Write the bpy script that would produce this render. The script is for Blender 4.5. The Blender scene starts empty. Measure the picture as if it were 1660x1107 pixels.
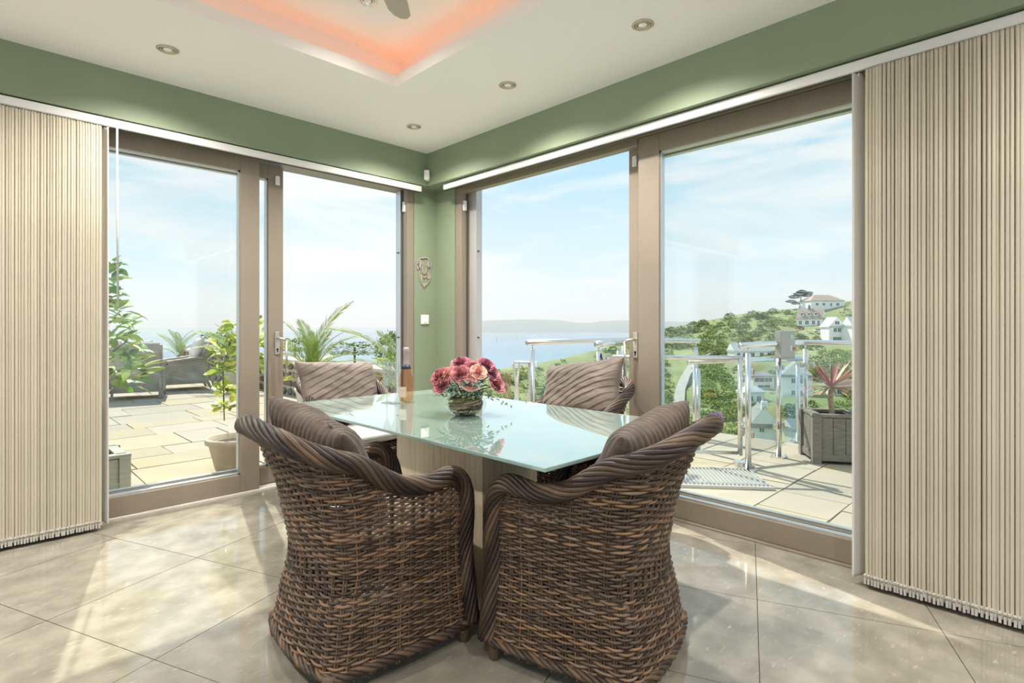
import bpy, bmesh, math, random
from mathutils import Vector, Matrix, noise
random.seed(7)
EXPOSURE, SUN, SKY, LED, FILL = 0.78, 3.6, 0.62, 3.4, 114.0
R = random.random
def U(a, b): return a + (b - a) * random.random()
PI = math.pi
C = bpy.context.scene.collection
S = bpy.context.scene

# ---------------------------------------------------------------- camera
cam = bpy.data.cameras.new('camera'); cam_ob = bpy.data.objects.new('camera', cam); C.objects.link(cam_ob)
cam.sensor_width = 36.0; cam.lens = 892.0 / 1660.0 * 36.0
cam.shift_y = -23.5 / 1660.0
cam.clip_start = 0.05; cam.clip_end = 60000
cam_ob.location = (0, 0, 1.2); cam_ob.rotation_euler = (PI / 2, 0, math.radians(-44.76))
S.camera = cam_ob
AZ = math.radians(45.24)
FW = (math.cos(AZ), math.sin(AZ)); RT = (math.sin(AZ), -math.cos(AZ))
def ground(X, Z):                       # metres to the right of / ahead of the view point -> world x, y
    return (X * RT[0] + Z * FW[0], X * RT[1] + Z * FW[1])

# ---------------------------------------------------------------- view, sun, sky
S.view_settings.view_transform = 'Standard'; S.view_settings.look = 'None'
S.view_settings.exposure = EXPOSURE; S.view_settings.gamma = 1.0
S.view_settings.use_curve_mapping = False
S.cycles.transparent_max_bounces = 32
S.cycles.max_bounces = 14; S.cycles.diffuse_bounces = 7; S.cycles.glossy_bounces = 5; S.cycles.transmission_bounces = 10
S.cycles.caustics_reflective = False; S.cycles.caustics_refractive = False

sun = bpy.data.lights.new('sun', 'SUN'); sun.energy = SUN; sun.angle = math.radians(0.6); sun.color = (1.0, 0.93, 0.82)
sun_ob = bpy.data.objects.new('sun', sun); C.objects.link(sun_ob)
sun_ob.rotation_euler = Vector((0.246, 1.0, 1.2)).to_track_quat('Z', 'Y').to_euler()

w = bpy.data.worlds.new('sky'); S.world = w; w.use_nodes = True
nt = w.node_tree; nt.nodes.clear(); L = nt.links.new
out = nt.nodes.new('ShaderNodeOutputWorld'); bg = nt.nodes.new('ShaderNodeBackground')
tc = nt.nodes.new('ShaderNodeTexCoord'); sep = nt.nodes.new('ShaderNodeSeparateXYZ'); L(tc.outputs['Generated'], sep.inputs[0])
grad = nt.nodes.new('ShaderNodeValToRGB'); L(sep.outputs['Z'], grad.inputs[0])
el = grad.color_ramp.elements
el[0].position = 0.0; el[0].color = (0.92, 0.97, 1.0, 1)
el[1].position = 1.0; el[1].color = (0.30, 0.55, 0.85, 1)
e = el.new(0.10); e.color = (0.74, 0.90, 0.98, 1)
e = el.new(0.32); e.color = (0.47, 0.75, 0.93, 1)
mp = nt.nodes.new('ShaderNodeMapping'); L(tc.outputs['Generated'], mp.inputs[0]); mp.inputs['Scale'].default_value = (1.6, 1.6, 7.0); mp.inputs['Location'].default_value = (0.35, 0.1, 0.2)
n1 = nt.nodes.new('ShaderNodeTexNoise'); L(mp.outputs[0], n1.inputs['Vector']); n1.inputs['Scale'].default_value = 1.7; n1.inputs['Detail'].default_value = 7; n1.inputs['Roughness'].default_value = 0.55; n1.inputs['Distortion'].default_value = 0.6
cr = nt.nodes.new('ShaderNodeValToRGB'); L(n1.outputs['Fac'], cr.inputs[0])
cr.color_ramp.elements[0].position = 0.44; cr.color_ramp.elements[0].color = (0, 0, 0, 1)
cr.color_ramp.elements[1].position = 0.62; cr.color_ramp.elements[1].color = (1, 1, 1, 1)
cm = nt.nodes.new('ShaderNodeMath'); cm.operation = 'MULTIPLY'; L(cr.outputs[0], cm.inputs[0]); cm.inputs[1].default_value = 0.85
mx = nt.nodes.new('ShaderNodeMixRGB'); L(cm.outputs[0], mx.inputs[0]); L(grad.outputs[0], mx.inputs[1]); mx.inputs[2].default_value = (0.98, 0.985, 1.0, 1)
L(mx.outputs[0], bg.inputs[0]); bg.inputs[1].default_value = SKY
L(bg.outputs[0], out.inputs[0])

# ---------------------------------------------------------------- helpers
class MB:
    """collects geometry for one mesh"""
    def __init__(s): s.v = []; s.f = []; s.c = []; s.col = None
    def add(s, vs, fs, c=0.0):
        o = len(s.v); s.v += [tuple(v) for v in vs]; s.f += [tuple(i + o for i in f) for f in fs]; s.c += [c] * len(vs); return s
    def box(s, x0, x1, y0, y1, z0, z1, c=0.0):
        return s.add([(x0,y0,z0),(x1,y0,z0),(x1,y1,z0),(x0,y1,z0),(x0,y0,z1),(x1,y0,z1),(x1,y1,z1),(x0,y1,z1)],
              [(0,3,2,1),(4,5,6,7),(0,1,5,4),(1,2,6,5),(2,3,7,6),(3,0,4,7)], c)
    def tube(s, pts, r, n=6, c=0.0, cap=True, closed=False):
        pts = [Vector(p) for p in pts]; m = len(pts); vs = []
        prev = None
        for i, p in enumerate(pts):
            a = pts[i - 1] if (i or closed) else p; b = pts[(i + 1) % m] if (i < m - 1 or closed) else p
            t = b - a
            t = t.normalized() if t.length > 1e-9 else Vector((0, 0, 1))
            if prev is None:
                nrm = t.orthogonal().normalized()
                if abs(t.z) < 0.9: nrm = Vector((0, 0, 1)) - t * t.z; nrm.normalize()
            else:
                nrm = prev - t * prev.dot(t)
                nrm = nrm.normalized() if nrm.length > 1e-6 else t.orthogonal().normalized()
            prev = nrm; bi = t.cross(nrm)
            rr = r(i / (m - 1)) if callable(r) else r
            for k in range(n):
                a_ = 2 * PI * k / n; vs.append(p + nrm * (math.cos(a_) * rr) + bi * (math.sin(a_) * rr))
        fs = []
        for i in range(m if closed else m - 1):
            j = (i + 1) % m
            for k in range(n):
                fs.append((i*n+k, i*n+(k+1)%n, j*n+(k+1)%n, j*n+k))
        if cap and not closed: fs += [tuple(range(n))[::-1], tuple(range((m-1)*n, m*n))]
        return s.add(vs, fs, c)
    def lathe(s, prof, n=24, cx=0, cy=0, c=0.0):
        vs = []; fs = []; m = len(prof)
        for (r, z) in prof:
            for k in range(n):
                a = 2 * PI * k / n; vs.append((cx + r * math.cos(a), cy + r * math.sin(a), z))
        for i in range(m - 1):
            for k in range(n): fs.append((i*n+k, i*n+(k+1)%n, (i+1)*n+(k+1)%n, (i+1)*n+k))
        if prof[0][0] > 1e-6: fs.append(tuple(range(n))[::-1])
        if prof[-1][0] > 1e-6: fs.append(tuple(range((m-1)*n, m*n)))
        return s.add(vs, fs, c)
    def prism(s, poly, z0, z1, c=0.0):     # poly in x, y
        n = len(poly)
        vs = [(x, y, z0) for x, y in poly] + [(x, y, z1) for x, y in poly]
        return s.add(vs, [tuple(range(n))[::-1], tuple(range(n, 2*n))] + [(i, (i+1)%n, n+(i+1)%n, n+i) for i in range(n)], c)
    def mesh(s, name, smooth=False, recalc=True):
        me = bpy.data.meshes.new(name); me.from_pydata(s.v, [], s.f)
        at = me.attributes.new('tone', 'FLOAT', 'POINT'); at.data.foreach_set('value', s.c)
        if recalc:
            bm = bmesh.new(); bm.from_mesh(me); bmesh.ops.recalc_face_normals(bm, faces=bm.faces); bm.to_mesh(me); bm.free()
        if smooth: me.polygons.foreach_set('use_smooth', [True] * len(me.polygons))
        me.update(); return me
def tag(o, label=None, cat=None, group=None, kind=None):
    if label: o['label'] = label
    if cat: o['category'] = cat
    if group: o['group'] = group
    if kind: o['kind'] = kind
    return o
def put(name, mb, mat, parent=None, loc=(0,0,0), rot=(0,0,0), smooth=False, bevel=0, recalc=True, **k):
    me = mb if isinstance(mb, bpy.types.Mesh) else mb.mesh(name, smooth, recalc)
    if mat is not None and not me.materials: me.materials.append(mat)
    o = bpy.data.objects.new(name, me); C.objects.link(o); o.location = loc; o.rotation_euler = rot
    if parent: o.parent = parent
    if bevel:
        b = o.modifiers.new('bevel', 'BEVEL'); b.width = bevel; b.segments = 2; b.limit_method = 'ANGLE'
    return tag(o, **k)
def empty(name, loc=(0,0,0), rz=0, **k):
    o = bpy.data.objects.new(name, None); C.objects.link(o); o.location = loc; o.rotation_euler = (0,0,rz); o.empty_display_size = .1
    return tag(o, **k)
def copy_tree(o, parent=None):
    c = o.copy(); C.objects.link(c)
    if parent: c.parent = parent
    for ch in list(o.children): copy_tree(ch, c)
    return c

def mat(name, col, rough=0.5, metal=0.0, var=0.0, vscale=8.0, vstretch=(1,1,1), col2=None, bump=0.0, bscale=60.0, spec=0.5, objvar=0.0, trans=None, coords='Object', tone=False, sheen=0.0, bstretch=None, detail=4):
    m = bpy.data.materials.new(name); m.use_nodes = True; nt = m.node_tree; L = nt.links.new
    b = nt.nodes['Principled BSDF']; b.inputs['Roughness'].default_value = rough; b.inputs['Metallic'].default_value = metal
    b.inputs['Specular IOR Level'].default_value = spec
    if sheen: b.inputs['Sheen Weight'].default_value = sheen; b.inputs['Sheen Roughness'].default_value = 0.4
    b.inputs['Base Color'].default_value = (*col, 1)
    src = None
    tc = nt.nodes.new('ShaderNodeTexCoord')
    if var or col2:
        mp = nt.nodes.new('ShaderNodeMapping'); L(tc.outputs[coords], mp.inputs[0]); mp.inputs['Scale'].default_value = vstretch
        n = nt.nodes.new('ShaderNodeTexNoise'); L(mp.outputs[0], n.inputs['Vector']); n.inputs['Scale'].default_value = vscale; n.inputs['Detail'].default_value = detail
        r = nt.nodes.new('ShaderNodeValToRGB'); L(n.outputs['Fac'], r.inputs[0])
        c2 = col2 if col2 else tuple(max(0, c * (1 - var)) for c in col)
        c1 = col if col2 else tuple(min(1, c * (1 + var)) for c in col)
        r.color_ramp.elements[0].position = 0.32; r.color_ramp.elements[0].color = (*c2, 1)
        r.color_ramp.elements[1].position = 0.68; r.color_ramp.elements[1].color = (*c1, 1)
        src = r.outputs[0]
    if objvar:
        oi = nt.nodes.new('ShaderNodeObjectInfo'); hs = nt.nodes.new('ShaderNodeHueSaturation')
        ma = nt.nodes.new('ShaderNodeMapRange'); L(oi.outputs['Random'], ma.inputs[0]); ma.inputs[3].default_value = 1 - objvar; ma.inputs[4].default_value = 1 + objvar
        L(ma.outputs[0], hs.inputs['Value'])
        if src: L(src, hs.inputs['Color'])
        else: hs.inputs['Color'].default_value = (*col, 1)
        src = hs.outputs[0]
    if src: L(src, b.inputs['Base Color'])
    if bump:
        n2 = nt.nodes.new('ShaderNodeTexNoise'); n2.inputs['Scale'].default_value = bscale; n2.inputs['Detail'].default_value = 3
        mp2 = nt.nodes.new('ShaderNodeMapping'); L(tc.outputs[coords], mp2.inputs[0]); mp2.inputs['Scale'].default_value = bstretch or vstretch; L(mp2.outputs[0], n2.inputs['Vector'])
        bp = nt.nodes.new('ShaderNodeBump'); bp.inputs['Strength'].default_value = bump; bp.inputs['Distance'].default_value = 0.01
        L(n2.outputs['Fac'], bp.inputs['Height']); L(bp.outputs[0], b.inputs['Normal'])
    if trans:
        t = nt.nodes.new('ShaderNodeBsdfTranslucent'); mxs = nt.nodes.new('ShaderNodeMixShader'); mxs.inputs[0].default_value = trans
        if src: L(src, t.inputs[0])
        else: t.inputs[0].default_value = (*col, 1)
        L(b.outputs[0], mxs.inputs[1]); L(t.outputs[0], mxs.inputs[2]); L(mxs.outputs[0], nt.nodes['Material Output'].inputs[0])
    return m
def ramp_mat(name, stops, rough=0.6, attr='tone', nscale=30, namt=0.25, stretch=(1,1,1), spec=0.4, bump=0, bscale=200):
    """colour picked per strand by the 'tone' attribute, broken up with noise"""
    m = bpy.data.materials.new(name); m.use_nodes = True; nt = m.node_tree; L = nt.links.new
    b = nt.nodes['Principled BSDF']; b.inputs['Roughness'].default_value = rough; b.inputs['Specular IOR Level'].default_value = spec
    a = nt.nodes.new('ShaderNodeAttribute'); a.attribute_name = attr
    tc = nt.nodes.new('ShaderNodeTexCoord'); mp = nt.nodes.new('ShaderNodeMapping'); L(tc.outputs['Object'], mp.inputs[0]); mp.inputs['Scale'].default_value = stretch
    n = nt.nodes.new('ShaderNodeTexNoise'); L(mp.outputs[0], n.inputs['Vector']); n.inputs['Scale'].default_value = nscale; n.inputs['Detail'].default_value = 3
    ms = nt.nodes.new('ShaderNodeMath'); ms.operation = 'MULTIPLY_ADD'; L(n.outputs['Fac'], ms.inputs[0]); ms.inputs[1].default_value = namt * 2; ms.inputs[2].default_value = -namt
    ad = nt.nodes.new('ShaderNodeMath'); ad.operation = 'ADD'; L(a.outputs['Fac'], ad.inputs[0]); L(ms.outputs[0], ad.inputs[1])
    r = nt.nodes.new('ShaderNodeValToRGB'); L(ad.outputs[0], r.inputs[0])
    e = r.color_ramp.elements; e[0].position = stops[0][0]; e[0].color = (*stops[0][1], 1); e[1].position = stops[-1][0]; e[1].color = (*stops[-1][1], 1)
    for p, c in stops[1:-1]: q = e.new(p); q.color = (*c, 1)
    L(r.outputs[0], b.inputs['Base Color'])
    return m
def glass_mat(name, tint=(0.982, 0.994, 0.989), ior=1.36, rough=0.0, gloss=(1,1,1)):
    """clear sheet glass: sees through, reflects by Fresnel"""
    m = bpy.data.materials.new(name); m.use_nodes = True; nt = m.node_tree; nt.nodes.clear(); L = nt.links.new
    o = nt.nodes.new('ShaderNodeOutputMaterial'); t = nt.nodes.new('ShaderNodeBsdfTransparent'); t.inputs[0].default_value = (*tint, 1)
    g = nt.nodes.new('ShaderNodeBsdfGlossy'); g.inputs['Roughness'].default_value = rough; g.inputs[0].default_value = (*gloss, 1)
    f = nt.nodes.new('ShaderNodeFresnel'); ge = nt.nodes.new('ShaderNodeNewGeometry'); mr = nt.nodes.new('ShaderNodeMapRange')
    L(ge.outputs['Backfacing'], mr.inputs[0]); mr.inputs[3].default_value = ior; mr.inputs[4].default_value = 1.0 / ior; L(mr.outputs[0], f.inputs[0])   # a thin sheet: same reflectance from either side
    x = nt.nodes.new('ShaderNodeMixShader'); L(f.outputs[0], x.inputs[0]); L(t.outputs[0], x.inputs[1]); L(g.outputs[0], x.inputs[2]); L(x.outputs[0], o.inputs[0])
    return m
def emit_mat(name, col, strength):
    m = bpy.data.materials.new(name); m.use_nodes = True; nt = m.node_tree; nt.nodes.clear()
    o = nt.nodes.new('ShaderNodeOutputMaterial'); e = nt.nodes.new('ShaderNodeEmission'); e.inputs[0].default_value = (*col, 1); e.inputs[1].default_value = strength
    nt.links.new(e.outputs[0], o.inputs[0]); return m
def floor_mat():
    m = mat('polished_limestone', (0.315, 0.292, 0.235), rough=0.055, col2=(0.205, 0.188, 0.148), vscale=7.0, detail=9, spec=0.6, objvar=0.05, coords='Object')
    nt = m.node_tree; L = nt.links.new; b = nt.nodes['Principled BSDF']; src = b.inputs['Base Color'].links[0].from_socket
    tc = nt.nodes.new('ShaderNodeTexCoord'); mp = nt.nodes.new('ShaderNodeMapping'); L(tc.outputs['Object'], mp.inputs[0]); mp.inputs['Scale'].default_value = (9, 30, 10); mp.inputs['Rotation'].default_value = (0, 0, 0.5)
    v = nt.nodes.new('ShaderNodeTexNoise'); v.inputs['Scale'].default_value = 1.9; v.inputs['Detail'].default_value = 4; L(mp.outputs[0], v.inputs['Vector'])
    r = nt.nodes.new('ShaderNodeValToRGB'); L(v.outputs['Fac'], r.inputs[0]); r.color_ramp.elements[0].position = 0.62; r.color_ramp.elements[1].position = 0.82
    mx = nt.nodes.new('ShaderNodeMixRGB'); L(r.outputs[0], mx.inputs[0]); L(src, mx.inputs[1]); mx.inputs[2].default_value = (0.45, 0.415, 0.345, 1); L(mx.outputs[0], b.inputs['Base Color'])
    return m

# ---------------------------------------------------------------- materials
M = {}
M['white'] = mat('white_paint', (0.86, 0.85, 0.82), 0.6)
M['ceil'] = mat('ceiling_paint', (0.93, 0.91, 0.895), 0.8, bump=0.02, bscale=200)
M['green'] = mat('green_wall_paint', (0.25, 0.305, 0.20), 0.6, var=0.04, vscale=2, bump=0.03, bscale=250)
M['taupe'] = mat('taupe_door_frame', (0.30, 0.25, 0.195), 0.38, metal=0.15, var=0.05, vscale=3)
M['taupe_dark'] = mat('dark_frame_gasket', (0.07, 0.06, 0.05), 0.5)
M['alu'] = mat('aluminium_bead', (0.62, 0.64, 0.64), 0.3, metal=0.8)
M['chrome'] = mat('brushed_nickel', (0.66, 0.63, 0.57), 0.28, metal=0.9)
M['steel'] = mat('stainless_steel', (0.80, 0.78, 0.74), 0.22, metal=1.0)
M['pvc'] = mat('white_plastic', (0.85, 0.84, 0.82), 0.35)
M['black'] = mat('black_plastic', (0.015, 0.015, 0.018), 0.45)
M['glass'] = glass_mat('door_glass')
M['rail_glass'] = glass_mat('balustrade_glass', (0.97, 0.99, 0.982))
M['tile'] = floor_mat()
M['grout'] = mat('grout', (0.36, 0.32, 0.26), 0.7)
M['blind'] = mat('cream_blind_fabric', (0.82, 0.76, 0.63), 0.85, var=0.07, vscale=5, vstretch=(30, 30, 0.5), trans=0.42, bump=0.15, bscale=300, objvar=0.04)
M['blind_edge'] = mat('white_blind_fabric', (0.80, 0.79, 0.77), 0.8, trans=0.2, bump=0.1, bscale=300)
# ================================================================ ROOM SHELL
CEIL = 2.75; SOF = 2.46
XB, YB = 2.93, 4.035          # faces of the green bulkheads
XR, YL = 3.125, 4.165         # faces of the recessed walls that hold the doors
# floor: slab with tiles laid askew to the walls
fl = put('floor', MB().box(-3.2, 3.40, -3.2, 4.40, -0.16, -0.012), M['grout'], kind='structure', label='polished beige stone floor of large square tiles laid askew', smooth=False)
TS = 0.668; TO = Vector((0.232, 2.937)); E1 = Vector((math.cos(math.radians(22)), math.sin(math.radians(22)))); E2 = Vector((-E1.y, E1.x))
def clip_poly(poly, ax, lim, keep_less):
    o = []
    for i, p in enumerate(poly):
        q = poly[(i + 1) % len(poly)]
        ip = (p[ax] <= lim) if keep_less else (p[ax] >= lim); iq = (q[ax] <= lim) if keep_less else (q[ax] >= lim)
        if ip: o.append(p)
        if ip != iq:
            t = (lim - p[ax]) / (q[ax] - p[ax]); o.append((p[0] + (q[0]-p[0])*t, p[1] + (q[1]-p[1])*t))
    return o
g_ = 0.0016
for i in range(-9, 9):
    for j in range(-11, 7):
        c = TO + E1 * (i * TS) + E2 * (j * TS)
        pl = [c + E1*g_ + E2*g_, c + E1*(TS-g_) + E2*g_, c + E1*(TS-g_) + E2*(TS-g_), c + E1*g_ + E2*(TS-g_)]
        pl = [(p.x, p.y) for p in pl]
        for ax, lim, kl in ((0, 3.12, True), (0, -3.1, False), (1, 4.175, True), (1, -3.1, False)):
            pl = clip_poly(pl, ax, lim, kl)
            if len(pl) < 3: break
        if len(pl) < 3: continue
        if max(abs(p[0]*RT[0]+p[1]*RT[1]) for p in pl) > 4.5: pass
        # only tiles the view can take in, and a ring around them
        cx = sum(p[0] for p in pl)/len(pl); cy = sum(p[1] for p in pl)/len(pl)
        if cx + cy < 0.3 or cx < -1.2 or cy < -1.6: continue
        put('tile', MB().prism(pl, -0.012, U(-0.0003, 0.0003)), M['tile'], fl)
put('outer_floor', MB().prism([(-3.1,-3.1),(3.12,-3.1),(3.12,-1.95),(-1.55,-1.95),(-1.55,4.17),(-3.1,4.17)], -0.012, -0.001), M['tile'], fl)

# ceiling with a stepped coffer: soffit frame, lip, ledge, upper deck
cx0, cx1, cy0, cy1 = 0.20, 1.962, 0.68, 3.04
mb = MB()
for (a, b, c, d) in ((-3.2, cx0, -3.2, 4.40), (cx1, 3.20, -3.2, 4.40), (cx0, cx1, -3.2, cy0), (cx0, cx1, cy1, 4.40)):
    mb.box(a, b, c, d, CEIL, CEIL + 0.02)
lw, ld, hh = 0.025, 0.13, 0.235      # lip thickness, ledge depth, coffer height
def ring(mb, a0, a1, b0, b1, t, z0, z1):
    mb.box(a0 - t, a0, b0 - t, b1 + t, z0, z1); mb.box(a1, a1 + t, b0 - t, b1 + t, z0, z1)
    mb.box(a0, a1, b0 - t, b0, z0, z1); mb.box(a0, a1, b1, b1 + t, z0, z1)
ce = put('ceiling', mb, M['ceil'], kind='structure', label='white ceiling with recessed rectangular coffer')
mb = MB(); ring(mb, cx0, cx1, cy0, cy1, lw, CEIL + 0.02, CEIL + 0.07); put('coffer_lip', mb, M['ceil'], ce)
mb = MB(); ring(mb, cx0 - ld, cx1 + ld, cy0 - ld, cy1 + ld, 0.03, CEIL + 0.02, CEIL + hh); put('coffer_side', mb, M['ceil'], ce)
put('coffer_deck', MB().box(cx0 - ld - .03, cx1 + ld + .03, cy0 - ld - .03, cy1 + ld + .03, CEIL + hh, CEIL + hh + 0.03), M['ceil'], ce)
# led tape lying on the coffer ledge
mb = MB(); ring(mb, cx0 - 0.085, cx1 + 0.085, cy0 - 0.085, cy1 + 0.085, 0.012, CEIL + 0.022, CEIL + 0.03)
tag(put('led_strip', mb, emit_mat('coral_led', (1.0, 0.25, 0.03), LED * .75)), 'coral glowing led tape on the ledge inside the ceiling coffer', 'light strip')

# walls: bulkhead band, soffit, recessed lining, pier and the outer leaf
def wallbox(mb, left, a0, a1, o0, o1, z0, z1):
    if left: mb.box(a0, a1, o0, o1, z0, z1)
    else: mb.box(o0, o1, a0, a1, z0, z1)
mb = MB()
mb.box(-3.2, XB, YB, YB + .03, SOF, CEIL); mb.box(-3.2, XR + .2, YB + .03, 4.46, SOF, CEIL + .02)      # bulkhead, lintel
mb.box(2.884, XR, YL, 4.46, -0.02, SOF)                                                                # pier
mb.box(-3.2, -2.4, YL, 4.46, -0.02, SOF)
wl = put('wall_left', mb, M['green'], kind='structure', label='green painted wall band above the left glazed doors')
mb = MB()
mb.box(XB, XB + .03, -3.2, YB, SOF, CEIL); mb.box(XB + .03, 3.20, -3.2, YB + .03, SOF, CEIL + .02)
mb.box(XR, 3.44, 3.884, 4.46, -0.02, SOF + .02)
mb.box(XR, 3.44, -3.2, -1.3, -0.02, SOF)
wr = put('wall_right', mb, M['green'], kind='structure', label='green painted wall band above the right glazed doors')

# ---------------------------------------------------------------- door frames and leaves
def P(left, a, o, z): return (a, o, z) if left else (o, a, z)
def pbox(mb, left, a0, a1, o0, o1, z0, z1): wallbox(mb, left, min(a0,a1), max(a0,a1), o0, o1, z0, z1); return mb
def door_leaf(name, left, o, a0, a1, z0, z1, st, rb, rt, label, handle_at=None, toward=1, sensor=None):
    d = 0.062
    root = empty(name, P(left, (a0 + a1) / 2, o, 0), kind='structure', label=label)
    root_l = Vector(root.location)
    def part(nm, mb, m, parent=root, bevel=0.0, **k):
        mb.v = [tuple(Vector(v) - root_l) for v in mb.v]
        return put(nm, mb, m, parent, bevel=bevel, **k)
    for (b0, b1) in ((a0, a0 + st), (a1 - st, a1)):
        part('stile', pbox(MB(), left, b0, b1, o, o + d, z0, z1), M['taupe'], bevel=.003)
    part('bottom_rail', pbox(MB(), left, a0 + st, a1 - st, o, o + d, z0, z0 + rb), M['taupe'], bevel=.003)
    part('top_rail', pbox(MB(), left, a0 + st, a1 - st, o, o + d, z1 - rt, z1), M['taupe'], bevel=.003)
    gz0, gz1 = z0 + rb, z1 - rt
    mb = MB(); t = .012
    for (p, q, r_, s_) in ((a0+st, a0+st+t, gz0, gz1), (a1-st-t, a1-st, gz0, gz1), (a0+st, a1-st, gz0, gz0+t), (a0+st, a1-st, gz1-t, gz1)):
        pbox(mb, left, p, q, o + .012, o + .05, r_, s_)
    part('glazing_bead', mb, M['alu'])
    pane = part('glass_pane', pbox(MB(), left, a0 + st + t, a1 - st - t, o + .026, o + .032, gz0 + t, gz1 - t), M['glass'])
    if handle_at is not None:
        h = handle_at
        pl = part('handle_plate', pbox(MB(), left, h - .017, h + .017, o - .010, o, 0.99, 1.165), M['chrome'], bevel=.002)
        mb = MB()
        mb.tube([P(left, h, o - .008, 1.115), P(left, h, o - .05, 1.115), P(left, h + toward * .02, o - .062, 1.112), P(left, h + toward * .045, o - .066, 1.09)], .0095, 8)
        mb.tube([P(left, h + toward * .045, o - .066, 1.10), P(left, h + toward * .047, o - .066, 0.85)], .0095, 8)
        part('lever_handle', mb, M['chrome'], smooth=True, label='brushed nickel drop lever handle')
        part('keyhole', pbox(MB().tube([P(left, h, o - .012, 1.03), P(left, h, o - .0095, 1.03)], .008, 10), left, h - .004, h + .004, o - .012, o - .0095, 1.007, 1.03), M['black'])
    if sensor is not None:
        part('contact_sensor', pbox(MB(), left, sensor - .017, sensor + .017, o - .018, o, 2.285, 2.355), M['pvc'], bevel=.004, label='white door contact sensor')
    return root
ZT = 2.44
door_leaf('door_1', True, 4.18, -0.42, 1.531, 0.012, ZT, 0.133, 0.125, 0.115, 'large fixed glazed taupe door beside the left vertical blind')
door_leaf('door_2', True, 4.262, -0.20, 1.738, 0.02, ZT - .01, 0.114, 0.125, 0.105, 'left sliding glazed taupe door pushed open behind the fixed one', handle_at=1.690, toward=1, sensor=1.690)
door_leaf('door_3', False, 3.140, -0.30, 1.988, 0.012, ZT, 0.154, 0.122, 0.115, 'large fixed glazed taupe door beside the right vertical blind')
door_leaf('door_4', False, 3.222, -0.10, 2.112, 0.02, ZT - .01, 0.128, 0.122, 0.105, 'right sliding glazed taupe door pushed open behind the fixed one', handle_at=2.056, toward=1, sensor=2.06)
# outer frames
mb = MB()
mb.box(2.815, 2.884, 4.175, 4.36, 0, SOF - .015); mb.box(-2.4, -2.33, 4.175, 4.36, 0, SOF - .015)
mb.box(-2.33, 2.815, 4.175, 4.36, ZT + .002, SOF)
f1 = put('trim_1', mb, M['taupe'], kind='structure', bevel=.003, label='taupe outer frame of the left sliding doors')
put('gasket', MB().box(2.807, 2.815, 4.24, 4.25, 0.02, ZT), M['taupe_dark'], f1)
put('guide_channel', MB().box(2.800, 2.815, 4.262, 4.33, 0.02, ZT), M['alu'], f1)
for z in (1.87, 1.10): put('striker', MB().box(2.785, 2.800, 4.285, 4.30, z, z + .012), M['taupe_dark'], f1)
put('contact_sensor', MB().box(2.800, 2.815, 4.20, 4.235, 2.24, 2.33), M['pvc'], f1, bevel=.003)
put('threshold', MB().box(-2.33, 2.815, 4.172, 4.40, -0.012, 0.011), mat('pale_threshold', (0.70, 0.67, 0.62), .4), f1, bevel=.003)
mb = MB()
mb.box(3.135, 3.33, 3.80, 3.884, 0, SOF - .015); mb.box(3.135, 3.33, -1.3, -1.22, 0, SOF - .015)
mb.box(3.135, 3.20, -1.22, 3.80, ZT + .002, SOF); mb.box(3.135, 3.20, 1.992, 3.80, 2.395, ZT + .002)
f2 = put('trim_2', mb, M['taupe'], kind='structure', bevel=.003, label='taupe outer frame of the right sliding doors')
put('gasket', MB().box(3.19, 3.202, 3.790, 3.80, 0.02, ZT), M['taupe_dark'], f2)
put('guide_channel', MB().box(3.222, 3.29, 3.70, 3.80, 0.02, ZT), mat('grey_jamb_liner', (0.52, 0.50, 0.48), .35, metal=.3), f2)
for z in (1.87, 1.10): put('striker', MB().box(3.235, 3.25, 3.688, 3.70, z, z + .012), M['taupe_dark'], f2)
put('contact_sensor', MB().box(3.15, 3.185, 3.785, 3.80, 2.24, 2.33), M['pvc'], f2, bevel=.003)
put('threshold', MB().box(3.118, 3.38, -1.22, 3.80, -0.012, 0.011), M['taupe'], f2, bevel=.003)

# ---------------------------------------------------------------- vertical blinds
def vane_mesh(w, z0, z1, edge=False):
    mb = MB(); prof = []
    n = 6
    for i in range(n + 1):
        t = i / n - .5; prof.append((0.003 * math.sin(t * PI * 1.6), t * w))
    if not edge:      # the front hem curls round into a soft fold
        prof = [(.0122, -w/2 + .0085), (.0112, -w/2 + .0035), (.0070, -w/2 + .0004), (.0025, -w/2 + .0010)] + prof[1:]; n = len(prof) - 1
    th = .0009
    vs = []; zs = [z0, z0 + .012, (z0 + z1) * .5, z1 - .02, z1]
    for z in zs:
        for s in (-1, 1):
            for (a, b) in (prof if s < 0 else prof[::-1]): vs.append((a + s * th, b, z))
    m = 2 * (n + 1); fs = []
    for k in range(len(zs) - 1):
        for i in range(m): fs.append((k*m+i, k*m+(i+1)%m, (k+1)*m+(i+1)%m, (k+1)*m+i))
    fs += [tuple(range(m))[::-1], tuple(range((len(zs)-1)*m, len(zs)*m))]
    mb.add(vs, fs); return mb.mesh('vane', True)
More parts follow.
